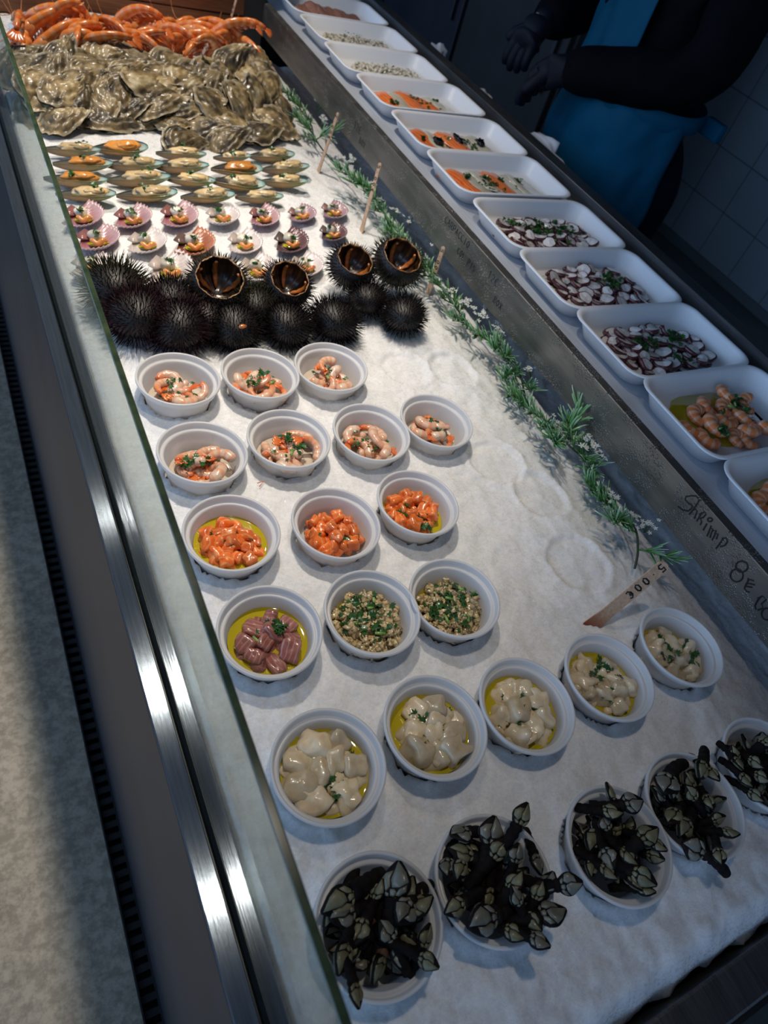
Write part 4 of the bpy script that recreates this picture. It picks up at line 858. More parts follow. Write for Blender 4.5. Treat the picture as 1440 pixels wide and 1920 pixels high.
for r, row in enumerate(ROWS):
    for c, (x, y, om, pa) in enumerate(row):
        rr = random.Random(r * 10 + c); q = at(60 + x * .4444, 220 + y * .4444, .021); X = at(60 + x * .4444 + 40, 220 + y * .4444 + 4, .021) - q; s = SZ.get((r, c), 1.0)
        M = frameM(q, X, Vector((-.10 + rr.uniform(-.06, .06), (-.12 if (r, c) in ((0, 1), (1, 3), (2, 3)) else .14) + rr.uniform(-.08, .08), 1)), s * rr.uniform(.98, 1.07)); pn = PN[c] if not (r == 3 and c == 3) else 'rightmost'
        (MO if om else MC)[rr.randrange(2 if om else 3)].put(M, 'green lipped mussel with %s meat, %s in the %s mussel row' % ('orange' if om else 'cream', pn, RN[r]), 'mussel', 'half shell mussels laid in rows')
        if pa:
            p = M @ Vector((rr.uniform(-.008, .020), 0, .008)); parsley(p, .011, lambda a, b: 0, 12, rr, .0056, 'chopped parsley on the %s mussel of the %s mussel row' % (pn, RN[r]), 'parsley on the mussels', clumps=1)

# ------------------------------------------------------------------ scallops
def scallop(mat, seed):
    nr, na = 13, 97; Rs = .047; g = G(); rr = random.Random(seed)
    def P(i, k, off):
        t = i / (nr - 1); a = -1.32 + 2.64 * k / (na - 1); R = Rs * (1.0 - .16 * abs(a / 1.32) ** 2.5); rib = math.cos(k / (na - 1) * 2 * PI * 19); r = R * t * (1 + .018 * rib * t)
        z = -.014 * math.sin(PI * min(1, t * .86 + .02)) * (1 - .55 * abs(a / 1.32) ** 2.5) + .0011 * rib * t - off + .002 * t * t
        return Vector((r * math.cos(a) - .020, r * math.sin(a) * 1.05, z))
    top = [P(i, k, 0) for i in range(nr) for k in range(na)]; bot = [P(i, k, .0016) for i in range(nr) for k in range(na)]; ts = [i / (nr - 1) for i in range(nr) for k in range(na)]
    fs = [(i * na + k, (i + 1) * na + k, (i + 1) * na + k + 1, i * na + k + 1) for i in range(nr - 1) for k in range(na - 1)]
    g.add(top, fs, 0, ts); g.add(bot, [f[::-1] for f in fs], 0, ts); o = nr * na; e = (nr - 1) * na
    g.f += [(e + k, e + k + o, e + k + 1 + o, e + k + 1) for k in range(na - 1)] + [(i * na, i * na + o, (i + 1) * na + o, (i + 1) * na) for i in range(nr - 1)]; g.mi += [0] * (na - 1 + nr - 1)
    ear = [(-.0225, -.014, .002), (-.0225, .011, .002), (-.016, .011, -.001), (-.010, .005, -.004), (-.012, 0, -.006), (-.010, -.005, -.004), (-.014, -.014, -.001)]
    g.add([Vector(v) for v in ear] + [Vector(v) - Vector((0, 0, .0018)) for v in ear], [tuple(range(7))[::-1], tuple(range(7, 14))] + [(i, (i + 1) % 7, (i + 1) % 7 + 7, i + 7) for i in range(7)], 0, [.12] * 14)
    sh_ = g.mesh('scallop_shell', [mat]); P_ = [('shell', sh_)]
    g = G(); g.add(*blob((.0085, .0085, .0072), .1, .15, 1.5, seed, 3), M=TRS((-.005, .004, -.0025))); P_.append(('meat', g.mesh('scallop_meat', ['scallop_white'])))
    g = G(); n = 12; pts = [(.003 + .0115 * math.cos(-2.2 + 2.3 * i / (n - 1)), -.001 + .0115 * math.sin(-2.2 + 2.3 * i / (n - 1)), -.004 + .002 * math.sin(i)) for i in range(n)]; g.add(*tube(pts, [.0032 * math.sin((i + .8) / n * PI) ** .5 + .0004 for i in range(n)], 10)[:2]); P_.append(('coral', g.mesh('scallop_coral', ['scallop_coral'])))
    g = G(); g.add(*lathe([(0, -.0088), (.0130, -.0088), (.0136, -.0096)], 30)); P_.append(('oil', g.mesh('scallop_oil', ['olive_oil'])))
    return Kind('half_shell_scallop', P_)
SCK = {c: scallop('fan_shell_' + c, i) for i, c in enumerate(('pink', 'white', 'orange', 'dark', 'mauve'))}
SCR = [[(205, 400, 'pink', 1.0), (415, 408, 'pink', 1.0), (612, 400, 'pink', 1.05), (795, 402, 'white', 1.0), (972, 405, 'pink', .95), (1130, 396, 'mauve', .92), (1268, 382, 'mauve', .92)],
       [(265, 497, 'pink', 1.08), (475, 512, 'white', 1.0), (675, 515, 'orange', 1.12), (890, 515, 'white', 1.0), (1085, 510, 'dark', 1.05), (1262, 475, 'dark', .90)], [(245, 612, 'white', 1.0), (575, 622, 'white', 1.15), (945, 625, 'white', 1.05), (1150, 612, 'white', 1.0)]]
CW = {'pink': 'pink and maroon', 'white': 'white ribbed', 'orange': 'orange brown', 'dark': 'dark purple brown', 'mauve': 'pale mauve'}; SP = ('leftmost', 'second', 'third', 'fourth', 'fifth', 'sixth', 'seventh')
for r, row in enumerate(SCR):
    for c, (x, y, cl, s) in enumerate(row):
        rr = random.Random(r * 9 + c + 50); px, py = 60 + x * .4444 + 3, 220 + y * .4444; q = at(px, py, .019); X = at(px + 40, py + 14, .019) - q
        M = frameM(q, X, Vector((-.12 + rr.uniform(-.05, .05), .10 + rr.uniform(-.08, .08), 1)), s * 1.12)
        SCK[cl].put(M, '%s fan scallop on its shell, %s from left in the %s scallop row' % (CW[cl], SP[c] if c else 'first', ('back', 'middle', 'front')[r]), 'scallop', 'half shell scallops laid in rows')
        p = M @ Vector((.0, -.001, .003)); parsley(p, .010, lambda a, b: 0, 11, rr, .0050, 'chopped parsley on scallop %s from left, %s scallop row' % (SP[c] if c else 'first', ('back', 'middle', 'front')[r]), 'parsley on the scallops', clumps=1)

# ------------------------------------------------------------------ sea urchins
def urchin(seed, mat, open_=False, R=.040, sl=.020, ns=620):
    rr = random.Random(seed); fl = .80; g = G(); cut = .60 if open_ else 2
    if open_:
        prof = []
        for i in range(22):
            a = -PI / 2 + (PI / 2 + math.asin(cut)) * i / 21; prof.append((R * math.cos(a), R * fl * math.sin(a)))
        g.add(*lathe(prof, 40)); parts = [('shell', g.mesh('urchin_shell', ['urchin_test']))]
        g = G(); top = prof[-1]; ip = [(top[0], top[1]), (top[0] + .0008, top[1] + .001), (top[0] - .0016, top[1] + .0006)] + [((R * .93) * math.cos(a), R * fl * .93 * math.sin(a)) for a in [math.asin(cut) - (math.asin(cut) + PI / 2) * k / 14 for k in range(1, 15)]]
        vs, fs = lathe(ip, 120); an = [math.atan2(v[1], v[0]) for v in vs]; rib = [math.cos(10 * a_) * .5 + .5 * math.cos(30 * a_) * .4 for a_ in an]
        g.add([Vector((v[0] * (1 - .045 * r_), v[1] * (1 - .045 * r_), v[2])) for v, r_ in zip(vs, rib)], fs, 0, [min(1, max(0, .30 + .55 * r_ + (.5 if v[2] > top[1] - .002 else 0))) for v, r_ in zip(vs, rib)]); parts.append(('inner_wall', g.mesh('urchin_inside', ['urchin_inside'])))
        for k in range(3 if seed == 2 else 5):
            a = 2 * PI * k / 5 + rr.uniform(-.2, .2); g = G(); pts = []
            for i in range(9):
                b = math.asin(cut) * .75 - 1.75 * i / 8; pts.append((R * .80 * math.cos(b) * math.cos(a), R * .80 * math.cos(b) * math.sin(a), R * fl * .80 * math.sin(b)))
            g.add(*tube(pts, [(.0018 + .0007 * math.sin(i * 2), (.0045 + .0012 * math.sin(i * 3 + k)) * math.sin((i + .6) / 9 * PI) ** .5) for i in range(9)], 8, up=(math.cos(a), math.sin(a), 0))[:2]); parts.append(('roe', g.mesh('urchin_roe', ['urchin_roe'])))
    else:
        vs, fs = ico(3); g.add([Vector((v.x * R, v.y * R, v.z * R * fl)) for v in vs], fs); parts = [('shell', g.mesh('urchin_shell', ['urchin_test']))]
    g = G()
    for i in range(ns):
        z = 1 - 2 * (i + .5) / ns; a = i * 2.39996
        if open_ and z > cut - .02: continue
        if z < -.85: continue
        r = math.sqrt(1 - z * z); d = Vector((r * math.cos(a), r * math.sin(a), z)); p = Vector((d.x * R, d.y * R, d.z * R * fl)) * .98
        dd = (d + Vector((rr.gauss(0, .22), rr.gauss(0, .22), rr.gauss(0, .22) + (.15 if not open_ else .05)))).normalized(); L = sl * rr.uniform(.65, 1.2) * (.55 if open_ and z > cut - .28 else 1)
        e = dd.orthogonal().normalized(); f = dd.cross(e); w = .00085
        b = [p + (e * math.cos(k * 2.0944) + f * math.sin(k * 2.0944)) * w for k in range(3)]; mm = [p + dd * L * .5 + (e * math.cos(k * 2.0944) + f * math.sin(k * 2.0944)) * w * .8 for k in range(3)]
        g.add(b + mm + [p + dd * L], [(0, 1, 4, 3), (1, 2, 5, 4), (2, 0, 3, 5), (3, 4, 6), (4, 5, 6), (5, 3, 6)])
    parts.append(('spines', g.mesh('urchin_spines', [mat]))); return Kind('sea_urchin', parts)
UO = [urchin(1, 'urchin_spine', True, .042, .016), urchin(2, 'urchin_spine_green', True, .043, .016)]; UC = [urchin(5, 'urchin_spine'), urchin(6, 'urchin_spine_violet', sl=.024), urchin(7, 'urchin_spine_green', sl=.022)]
for px, py, z, k, rt, s, lb in ((413, 518, .082, 1, (.46, -.12), 1.0, 'opened sea urchin with brown inside, leftmost of the four opened ones'), (545, 520, .080, 0, (.44, -.05), .88, 'opened sea urchin with orange roe, second of the four opened ones'),
                            (668, 484, .080, 0, (.36, .0), .90, 'opened sea urchin with reddish roe, third of the four opened ones'), (757, 476, .084, 1, (.40, .0), 1.0, 'opened sea urchin with golden brown inside, rightmost of the four opened ones')):
    Mu = TRS((0, 0, 0), (rt[0], rt[1], 0), s); hc = at(px, py, z); UO[k].put(Matrix.Translation(hc - Mu @ Vector((0, 0, .0245))) @ Mu, lb, 'sea urchin', 'opened sea urchins')
for px, py, z, k, s, lb in ((216, 538, .040, 2, 1.0, 'olive green closed sea urchin nearest the glass, under the scallops'), (258, 590, .036, 1, 1.0, 'large violet closed sea urchin beside the glass pane'), (318, 566, .040, 0, .9, 'dark closed sea urchin between the green and the violet ones'),
                          (334, 610, .034, 1, .95, 'reddish violet closed sea urchin just behind the leftmost shrimp cup'), (440, 612, .030, 0, .9, 'black closed sea urchin below the leftmost opened urchin'), (540, 608, .030, 0, .9, 'black closed sea urchin below the second opened urchin'),
                          (628, 600, .030, 0, .92, 'black closed sea urchin below the third opened urchin'), (757, 590, .033, 0, .82, 'small black closed sea urchin alone at the right, below the rightmost opened urchin'), (482, 575, .036, 2, .8, 'dark green closed sea urchin between the first two opened ones'),
                          (690, 560, .030, 0, .78, 'black closed sea urchin squeezed between the two rightmost opened ones'), (385, 600, .030, 0, .8, 'black closed sea urchin atop the front urchins')):
    UC[k].put(TRS(at(px, py, z), (.2, .1, px * .013), s), lb, 'sea urchin', 'closed sea urchins')
g = G(); g.add(*blob((.006, .003, .003), 0, .4, 2, 3, 2)); o = one('roe_scrap', g, ['urchin_roe'], 'small orange scrap of roe caught on the black urchin spines', 'roe'); o.location = at(455, 612, .064)

# ------------------------------------------------------------------ oysters
def oyster(seed):
    rr = random.Random(seed); g = G(); nr, na = 16, 64; Lo = .054; Wo = .033 * rr.uniform(.88, 1.15); ph = rr.uniform(0, 6); bend = rr.uniform(-.4, .4)
    for side, dep in ((1, .013), (-1, .017)):
        vs = []
        for i in range(nr):
            t = i / (nr - 1)
            for k in range(na):
                a = 2 * PI * k / na; ca, sa = math.cos(a), math.sin(a); wy = Wo * (1 - .34 * ca - .12 * ca * ca)      # narrow at the hinge end
                edge = 1 + .10 * mn.noise((ca * 2 + seed, sa * 2, 3)) + .045 * mn.noise((ca * 7, sa * 7, seed)) * t
                lay = .0022 * math.sin(t * 21 + 2 * mn.noise((ca * 2, sa * 2, seed))) * t + .0026 * mn.noise((ca * t * 4 + seed, sa * t * 4, 5))
                x = Lo * t * ca * edge; y = wy * t * sa * edge + bend * x * x * 8
                z = side * (dep * (1 - t ** 2.2) * (1 + .25 * mn.noise((x * 40 + seed, y * 40, 1))) + lay) + .0040 * math.sin(a * 3 + ph) * t ** 3 + .0050 * mn.noise((ca * 5 + ph, sa * 5, seed)) * t ** 3
                vs.append(Vector((x, y, z)))
        fs = [(i * na + k, i * na + (k + 1) % na, (i + 1) * na + (k + 1) % na, (i + 1) * na + k) for i in range(nr - 1) for k in range(na)]
        g.add(vs, fs if side < 0 else [f[::-1] for f in fs], 0, [i / (nr - 1) for i in range(nr) for k in range(na)])
    return Kind('oyster', [(None, g.mesh('oyster', ['oyster_shell']))])
OY = [oyster(i * 1.7 + 1) for i in range(6)]
# (px, py, height, yaw in the picture, roll) laid from the front edge of the heap to its back
OL = [(160, 212, .012, 0, 0), (118, 222, .020, 20, .3), (205, 222, .014, -10, 0), (265, 215, .014, 5, 0), (330, 232, .012, -5, 0), (345, 262, .012, 8, .1), (380, 240, .014, -12, 0), (425, 262, .014, 25, .2), (440, 235, .018, -25, .2), (490, 250, .016, 10, 0), (520, 232, .020, -30, .3), (530, 205, .018, -40, .2),
      (100, 180, .035, 12, .2), (75, 195, .022, 30, .3), (150, 190, .034, 70, .4), (195, 178, .042, 85, .2), (245, 200, .030, 5, .1), (300, 195, .036, 12, .2), (340, 205, .030, -10, .2), (375, 190, .040, -8, .1), (410, 210, .032, -30, .3), (455, 205, .034, -40, .3), (480, 190, .040, -45, .4), (500, 175, .042, -60, .3), (455, 175, .050, 10, .2),
      (75, 150, .050, 28, .3), (120, 170, .048, 15, .1), (90, 128, .062, 40, .4), (165, 135, .058, 20, .2), (215, 150, .054, 35, .5), (238, 135, .062, 50, .6), (275, 150, .058, 20, .1), (310, 160, .054, 15, .1), (345, 165, .052, 12, .2), (385, 160, .054, 25, .2), (430, 160, .056, -30, .3), (470, 150, .054, -50, .4), (500, 140, .046, -40, .3),
      (50, 105, .062, 15, .3), (48, 125, .056, 8, .2), (115, 105, .072, 80, .5), (160, 115, .066, 5, .2), (205, 98, .070, -8, .2), (255, 108, .066, -20, .2), (320, 112, .066, 5, .3), (370, 135, .058, 8, .2), (432, 110, .076, 65, .6), (400, 135, .060, 20, .1), (490, 118, .054, -45, .3), (500, 160, .03, -60, .3), (285, 178, .045, 0, .2), (225, 175, .046, 75, .3), (140, 150, .052, 30, .2), (345, 138, .062, 10, .1), (300, 135, .06, 0, .1)]
ZX = lambda px: 'near the glass' if px < 130 else 'in the left part' if px < 230 else 'in the middle' if px < 350 else 'in the right part' if px < 460 else 'at the right end'
ZY = lambda py: 'top back' if py < 128 else 'upper middle' if py < 166 else 'lower middle' if py < 205 else 'front edge'
for i, (px, py, z, yw, rl) in enumerate(OL):
    rr = random.Random(800 + i); z = z * 1.05 + .004; py += 6 if py < 160 else 0; q = at(px, py, z); a = math.radians(yw); X = at(px + 40 * math.cos(a), py - 40 * math.sin(a), z) - q
    if X.length > .09: X = X.normalized() * .09
    X = Vector((X.x, X.y * .6, rr.uniform(-.012, .012) + .02 * abs(math.sin(a)))); Z = Vector((rr.uniform(-.45, .45), -.30 - rl * .9 + rr.uniform(-.35, .25), 1))
    OY[rr.randrange(6)].put(frameM(q, X, Z, rr.uniform(.98, 1.18)), 'closed rough brown oyster %s of the heap, in its %s' % (ZX(px), ZY(py)), 'oyster', 'oysters heaped %s, %s' % (ZX(px), ZY(py)))
g = G(); vs, fs = blob((.27, .15, .045), .3, .15, 2, 4, 3); g.add(vs, fs, M=TRS((.42, 1.76, -.006))); g.add(*blob((.27, .10, .05), .3, .15, 2, 6, 3), M=TRS((.45, 1.98, -.006)))
one('heaped_ice', g, ['ice'], 'mounded crushed ice hidden under the oysters and prawns', 'ice', kind='stuff')

# ------------------------------------------------------------------ whole cooked prawns
def prawn(seed, curl):
    rr = random.Random(seed); n = 30; pts = []; rad = []; th = 1.2; p = Vector((0, 0, 0)); Ls = .088
    for i in range(n):
        t = i / (n - 1); pts.append(p.copy()); seg = abs(math.sin(t * 6 * PI)); w = .0098 * (1 - .55 * t) * (1 + .05 * seg); rad.append((w * 1.12, w * .8)); th -= curl / n * (1 + t); p = p + Vector((math.cos(th), 0, math.sin(th))) * Ls / n
    d0 = (pts[0] - pts[1]).normalized(); g = G(); v, f, t_ = tube(pts, rad, 14, up=(0, 0, 1)); g.add(v, f, 0, t_); P_ = [('body', g.mesh('prawn_body', ['prawn_shell']))]
    up = Vector((-d0.z, 0, d0.x)); up = up if up.z > 0 else -up
    g = G(); hp = [pts[0] - d0 * .004, pts[0] + d0 * .010, pts[0] + d0 * .024, pts[0] + d0 * .036, pts[0] + d0 * .046 + up * .002, pts[0] + d0 * .062 + up * .006]
    g.add(*tube(hp, [(.0105, .0085), (.0125, .0095), (.0115, .0085), (.0078, .006), (.0026, .002), (.0005, .0005)], 14, up=up)[:2]); P_.append(('head', g.mesh('prawn_head', ['prawn_head'])))
    g = G()
    for s_ in (-1, 1): g.add(*blob((.0024, .0024, .0024), 0, 0, 1, 0, 2), M=TRS(pts[0] + d0 * .038 + up * .003 + Vector((0, s_ * .0058, 0))))
    P_.append(('eyes', g.mesh('prawn_eyes', ['black_eye'])))
    g = G()
    for s_ in (-1, 1):
        for k in range(5):
            b = pts[0] + d0 * (.006 + .006 * k) - up * .009 + Vector((0, s_ * .004, 0)); g.add(*tube([b, b + Vector((0, s_ * .006, 0)) - up * .008 + d0 * .006, b + Vector((0, s_ * .004, 0)) - up * .020 + d0 * (.016 + .003 * k)], [.0012, .0010, .0003], 6)[:2])
        for k in range(5):
            b = pts[3 + 4 * k] - up * .007 + Vector((0, s_ * .003, 0)); g.add(*tube([b, b - up * .006 + Vector((0, s_ * .002, 0)), b - up * .011 - d0 * .004], [(.0012, .0024), (.0012, .0026), (.0003, .0008)], 6)[:2])
    P_.append(('legs', g.mesh('prawn_legs', ['prawn_legs'])))
    g = G()
    for s_ in (-1, 1):
        b = pts[0] + d0 * .040; cv = []
        for i in range(12): t = i / 11; cv.append(b + d0 * (.10 * t - .05 * t * t) + up * (.012 + .04 * t * t) + Vector((0, s_ * (.004 + .05 * t * t + .01 * math.sin(seed + 3 * t)), 0)))
        g.add(*tube(cv, [.0007 * (1 - .7 * i / 11) for i in range(12)], 5)[:2])
    P_.append(('antennae', g.mesh('prawn_antennae', ['prawn_legs'])))
    e = pts[-1]; d = (pts[-1] - pts[-3]).normalized(); u2 = Vector((-d.z, 0, d.x)); g = G()
    for k in (-2, -1, 0, 1, 2):
        dd = (d + Vector((0, k * .35, 0))).normalized(); g.add(*tube([e, e + dd * .008, e + dd * .016, e + dd * .021], [(.0010, .0025), (.0012, .0040), (.0010, .0038), (.0003, .0012)], 8, up=u2)[:2])
    P_.append(('tail_fan', g.mesh('prawn_tail', ['shrimp_tail']))); return Kind('cooked_prawn', P_)
PR = [prawn(1, 2.0), prawn(2, 1.1), prawn(3, 2.8)]
# px, py of the middle, height, direction of the head in the picture (degrees), roll, kind
PL = [(30, 35, .085, 120, 0, 0), (25, 62, .075, 100, .6, 2), (60, 48, .095, 195, .3, 1), (95, 42, .100, 185, -.2, 0), (45, 80, .070, 80, .8, 2), (85, 78, .075, 200, .2, 1), (140, 50, .095, 105, .2, 1), (120, 75, .082, 170, .2, 0), (165, 62, .088, 80, .5, 2), (190, 45, .088, 140, -.3, 1),
      (150, 85, .075, 175, .1, 1), (195, 75, .080, 75, .3, 0), (225, 70, .076, 150, .1, 1), (215, 50, .080, 100, .4, 2), (260, 80, .070, 160, .2, 0), (285, 85, .066, 60, .6, 2), (300, 62, .072, 150, .2, 1), (335, 80, .070, 20, .5, 2), (365, 58, .080, 155, .2, 0), (360, 85, .070, 90, .6, 2), (405, 62, .086, 170, .2, 1), (400, 90, .070, 20, .2, 0), (445, 78, .070, 140, .1, 1), (455, 98, .052, 145, .2, 1), (240, 92, .060, 180, .1, 1), (310, 95, .06, 0, .2, 0), (180, 92, .066, 10, .1, 0), (8, 48, .08, 90, .2, 1), (110, 25, .09, 170, .2, 2), (245, 62, .075, 30, .3, 0), (280, 55, .070, 160, .3, 1), (320, 48, .078, 20, .4, 2), (385, 45, .082, 150, .2, 1), (425, 70, .078, 30, .3, 0), (345, 70, .078, 170, .2, 1), (410, 50, .075, 10, .2, 1), (130, 60, .095, 190, .2, 0), (75, 25, .095, 170, .2, 0), (175, 45, .085, 100, .4, 1), (255, 45, .062, 170, .2, 0), (290, 44, .062, 20, .3, 1), (330, 56, .064, 165, .2, 1), (360, 50, .064, 20, .2, 0), (395, 55, .066, 170, .3, 2), (430, 58, .062, 160, .2, 1), (225, 40, .07, 160, .3, 1)]
rr_ = random.Random(4)
for i, (px, py, z, hd, rl, k) in enumerate(PL):
    q = at(px, py, z); a = math.radians(hd); X = at(px - 25 * math.cos(a), py + 25 * math.sin(a), z) - q; X = Vector((X.x, X.y * .55, 0)); X = X.normalized()
    if q.y > 2.045: q.y = 2.045
    if q.x < .17: q.x = .17
    px_ = 'left end of the prawn heap by the glass' if px < 70 else 'left half of the prawn heap' if px < 215 else 'middle of the prawn heap' if px < 330 else 'right half of the prawn heap' if px < 430 else 'right end of the prawn heap'
    PR[k].put(frameM(q, X, Vector((rl + rr_.uniform(-.3, .3), -.5 + rr_.uniform(-.5, .3), 1)), rr_.uniform(1.15, 1.4)), 'whole cooked orange prawn in the %s' % px_, 'prawn', 'prawns, ' + px_)

# ------------------------------------------------------------------ price sticks
def stick(bpx, tpx, z, label, writing, base_z=0.0, bury=.02, Ls=None, face=(-1.0, .10, .15)):
    b = at(*bpx, base_z); t = at(*tpx, z); d = (t - b).normalized(); L_ = (t - b).length; lo = -bury
    nrm = Vector(face); nrm = (nrm - d * nrm.dot(d)).normalized(); s_ = d.cross(nrm); W2 = .0086 if face[2] > .3 else .0062; g = G(); pr = []
    for y in np.linspace(lo, L_ - W2, 10):
        k = (y - lo) / (L_ - lo); w = W2 * (1 if y > .02 else 1 + .45 * math.exp(-((y - .0) / .009) ** 2)); pr.append((y, w))
    for i in range(1, 9): a = i / 8 * PI / 2; pr.append((L_ - W2 + W2 * math.sin(a), W2 * math.cos(a) + .0001))
    vs = []; th = .0009
    for y, w in pr:
        for q_, n_ in ((-w, th), (w, th), (w, -th), (-w, -th)): vs.append(d * y + s_ * q_ + nrm * n_)
    m = len(pr); fs = [(4 * i + k, 4 * i + (k + 1) % 4, 4 * (i + 1) + (k + 1) % 4, 4 * (i + 1) + k) for i in range(m - 1) for k in range(4)] + [(3, 2, 1, 0), (4 * m - 4, 4 * m - 3, 4 * m - 2, 4 * m - 1)]
    g.add(vs, fs, 0, [max(0, (y - .0)) / .06 for y, w in pr for _ in range(4)]); r = thing('price_stick', label, 'price marker', b, 'wooden price sticks'); link('stick', g.mesh('price_stick', ['stained_wood' if face[2] > .3 else 'stick_wood'], False), r)
    h = .0112 if face[2] > .3 else .0096; n = len(writing); ad = h * 1.2 / h      # writing runs down from the round end
    L = text_lines(writing, d * (L_ - .0050) + nrm * .0011 - s_ * (h * .5), -d, s_, h, ad * .92)
    link('writing', strokes_mesh(L, .0012 if face[2] > .3 else .0009, nrm).mesh('price_writing', ['marker_ink']), r); return r
stick((1112, 1172), (1250, 1056), .090, 'wooden price stick marked 5.00€ beside the fish cups', '5.00€', face=(-.35, -.75, .55))
stick((597, 322), (634, 211), .118, 'wooden price stick standing by the garland right of the mussels', '2.00€')
stick((678, 432), (713, 305), .118, 'wooden price stick standing by the garland right of the scallops', '5.00€')
stick((806, 540), (832, 462), .075, 'wooden price stick leaning beside the rightmost opened urchin', '5.00€')
stick((362, 135), (390, 83), .125, 'wooden price stick stuck in the oyster heap', '2.50€', .055)
stick((425, 62), (446, -12), .165, 'wooden price stick stuck in the prawn heap', '2.00€', .085)
g = G(); g.add(*tube([(-.004, -.004, .001), (.004, .003, .002), (-.005, .002, .001)], .0006, 6)[:2]); o = one('prawn_whisker', g, ['shrimp_tail'], 'tiny orange prawn whisker lying alone on the ice', 'whisker'); o.location = at(490, 908, .004)

# ------------------------------------------------------------------ garland
GP = [(560, 165), (585, 215), (592, 262), (622, 300), (660, 330), (700, 368), (738, 402), (770, 442), (805, 478), (830, 540), (880, 585), (925, 622), (968, 650), (985, 690), (1000, 745), (1032, 800), (1070, 838), (1122, 862), (1160, 930), (1188, 985), (1196, 1030), (1190, 1066)]
gp_ = [at(x, y, .016 + .006 * math.sin(i * 1.7)) for i, (x, y) in enumerate(GP)]
for q in gp_: q.z = max(ice_h(q.x, q.y) + .010, q.z - (.02 if q.x > .76 else 0))
base = gp_[10].copy(); base.z = 0
gr = thing('artificial_garland', 'artificial green garland with frosted leaves and white flowers along the shelf lip', 'garland', base)
cv = []
for i in range(len(gp_) - 1):
    a, b, c, d = gp_[max(i - 1, 0)], gp_[i], gp_[i + 1], gp_[min(i + 2, len(gp_) - 1)]
    for k in range(6):
        t = k / 6; cv.append(.5 * ((2 * b) + (c - a) * t + (2 * a - 5 * b + 4 * c - d) * t * t + (3 * b - a - 3 * c + d) * t ** 3))
cv.append(gp_[-1]); g = G(); g.add(*tube([p - base for p in cv], .0017, 8)[:2]); link('stem', g.mesh('garland_stem', ['garland_stem']), gr)
def sprig(seed):
    rr = random.Random(seed); g = G(); st = [Vector((0, 0, 0)), Vector((.012, .001, .006)), Vector((.026, -.001, .012)), Vector((.038, .002, .016))]; g.add(*tube(st, [.0011, .0009, .0007, .0005], 5)[:2], 0, [.1] * 22)
    for k in range(26):
        t = rr.uniform(.15, 1); i = min(2, int(t * 3)); b = st[i].lerp(st[i + 1], t * 3 - i); a = rr.uniform(0, 2 * PI); L_ = rr.uniform(.013, .023)
        d = Vector((rr.uniform(.2, .9), math.cos(a) * .9, abs(math.sin(a)) * .8 + .1)).normalized(); cd_ = Vector((.2, 0, -.3)).cross(d) * .3 + Vector((.35, 0, .25)) * rr.uniform(-.2, .5)
        pts = [b + d * L_ * u + cd_ * L_ * u * u for u in (0, .3, .6, .85, 1)]; g.add(*tube(pts, [(.0003, .0007), (.0004, .0013), (.0004, .0012), (.0003, .0008), (.0001, .0002)], 5, t0=rr.uniform(.0, .3), t1=rr.uniform(.6, 1.0)))if False else None
        v, f, tt = tube(pts, [(.0004, .0007), (.0005, .0014), (.0005, .0013), (.0004, .0009), (.0002, .0003)], 5, t0=rr.uniform(0, .3), t1=rr.uniform(.55, 1.0)); g.add(v, f, 0, tt)
    return g.mesh('leaf_sprig', ['needle_leaf'])
SPG = [sprig(i) for i in range(5)]
def flower(seed):
    rr = random.Random(seed); g = G()
    for k in range(13):
        c = Vector((rr.gauss(0, .007), rr.gauss(0, .007), .020 + rr.uniform(-.003, .005))); g.add(*tube([(0, 0, 0), c * .6 + Vector((0, 0, .002)), c], .0004, 4)[:2], 1)
        for j in range(5):
            a = j * 1.2566 + k; d = Vector((math.cos(a), math.sin(a), rr.uniform(.2, .7))); g.add(*tube([c, c + d * .0024, c + d * .0046], [(.0004, .0006), (.0005, .0014), (.0003, .0007)], 5)[:2])
    return g.mesh('flower_cluster', ['white_petal', 'needle_leaf'])
FLW = [flower(i) for i in range(3)]
rr = random.Random(21); nS = 86
for k in range(nS):
    i = int((k + .5) / nS * (len(cv) - 1)); p = cv[i]; d = (cv[min(i + 2, len(cv) - 1)] - cv[max(i - 2, 0)]).normalized()
    if mn.noise((i * .085, 3.3, 0)) < -.12 or (112 < i < 124 and rr.random() < .5): continue
    sd = Vector((d.y, -d.x, 0)) * (1 if k % 2 else -1); X = (sd * rr.uniform(.7, 1.4) + d * rr.uniform(-.8, .6) + Vector((0, 0, rr.uniform(.0, .75)))).normalized()
    if (p + X * .06).x > .79: X = Vector((X.x * -.4, X.y, X.z)).normalized()
    link('leaf_sprig', SPG[rr.randrange(5)], gr, frameM(p - base, X, (0, 0, 1), rr.uniform(.95, 1.75)))
for px, py, s in ((596, 198, 1.2), (612, 262, .9), (655, 300, .9), (686, 352, 1.1), (735, 400, .9), (770, 412, .9), (820, 466, 1.0), (912, 582, .8), (930, 628, 1.0), (972, 622, 1.2), (1058, 822, 1.3), (1092, 832, 1.3), (1040, 806, 1.), (1105, 812, 1.), (1110, 835, 1.2), (1075, 815, 1.2), (1150, 935, .7), (895, 590, 1.), (945, 612, 1.2), (985, 628, 1.2), (1215, 990, .8), (870, 570, .9), (845, 548, .8), (1000, 700, .7), (1130, 850, .9), (1185, 975, .7), (600, 228, .9), (705, 380, .8)):
    p = at(px, py, .028); zz = ice_h(p.x, p.y); p = at(px, py, max(.014, zz + .022)); link('flower_cluster', FLW[rr.randrange(3)], gr, TRS(p - base - Vector((0, 0, .014 * s)), (rr.uniform(-.4, .4), rr.uniform(-.4, .4), rr.uniform(0, 6)), s))
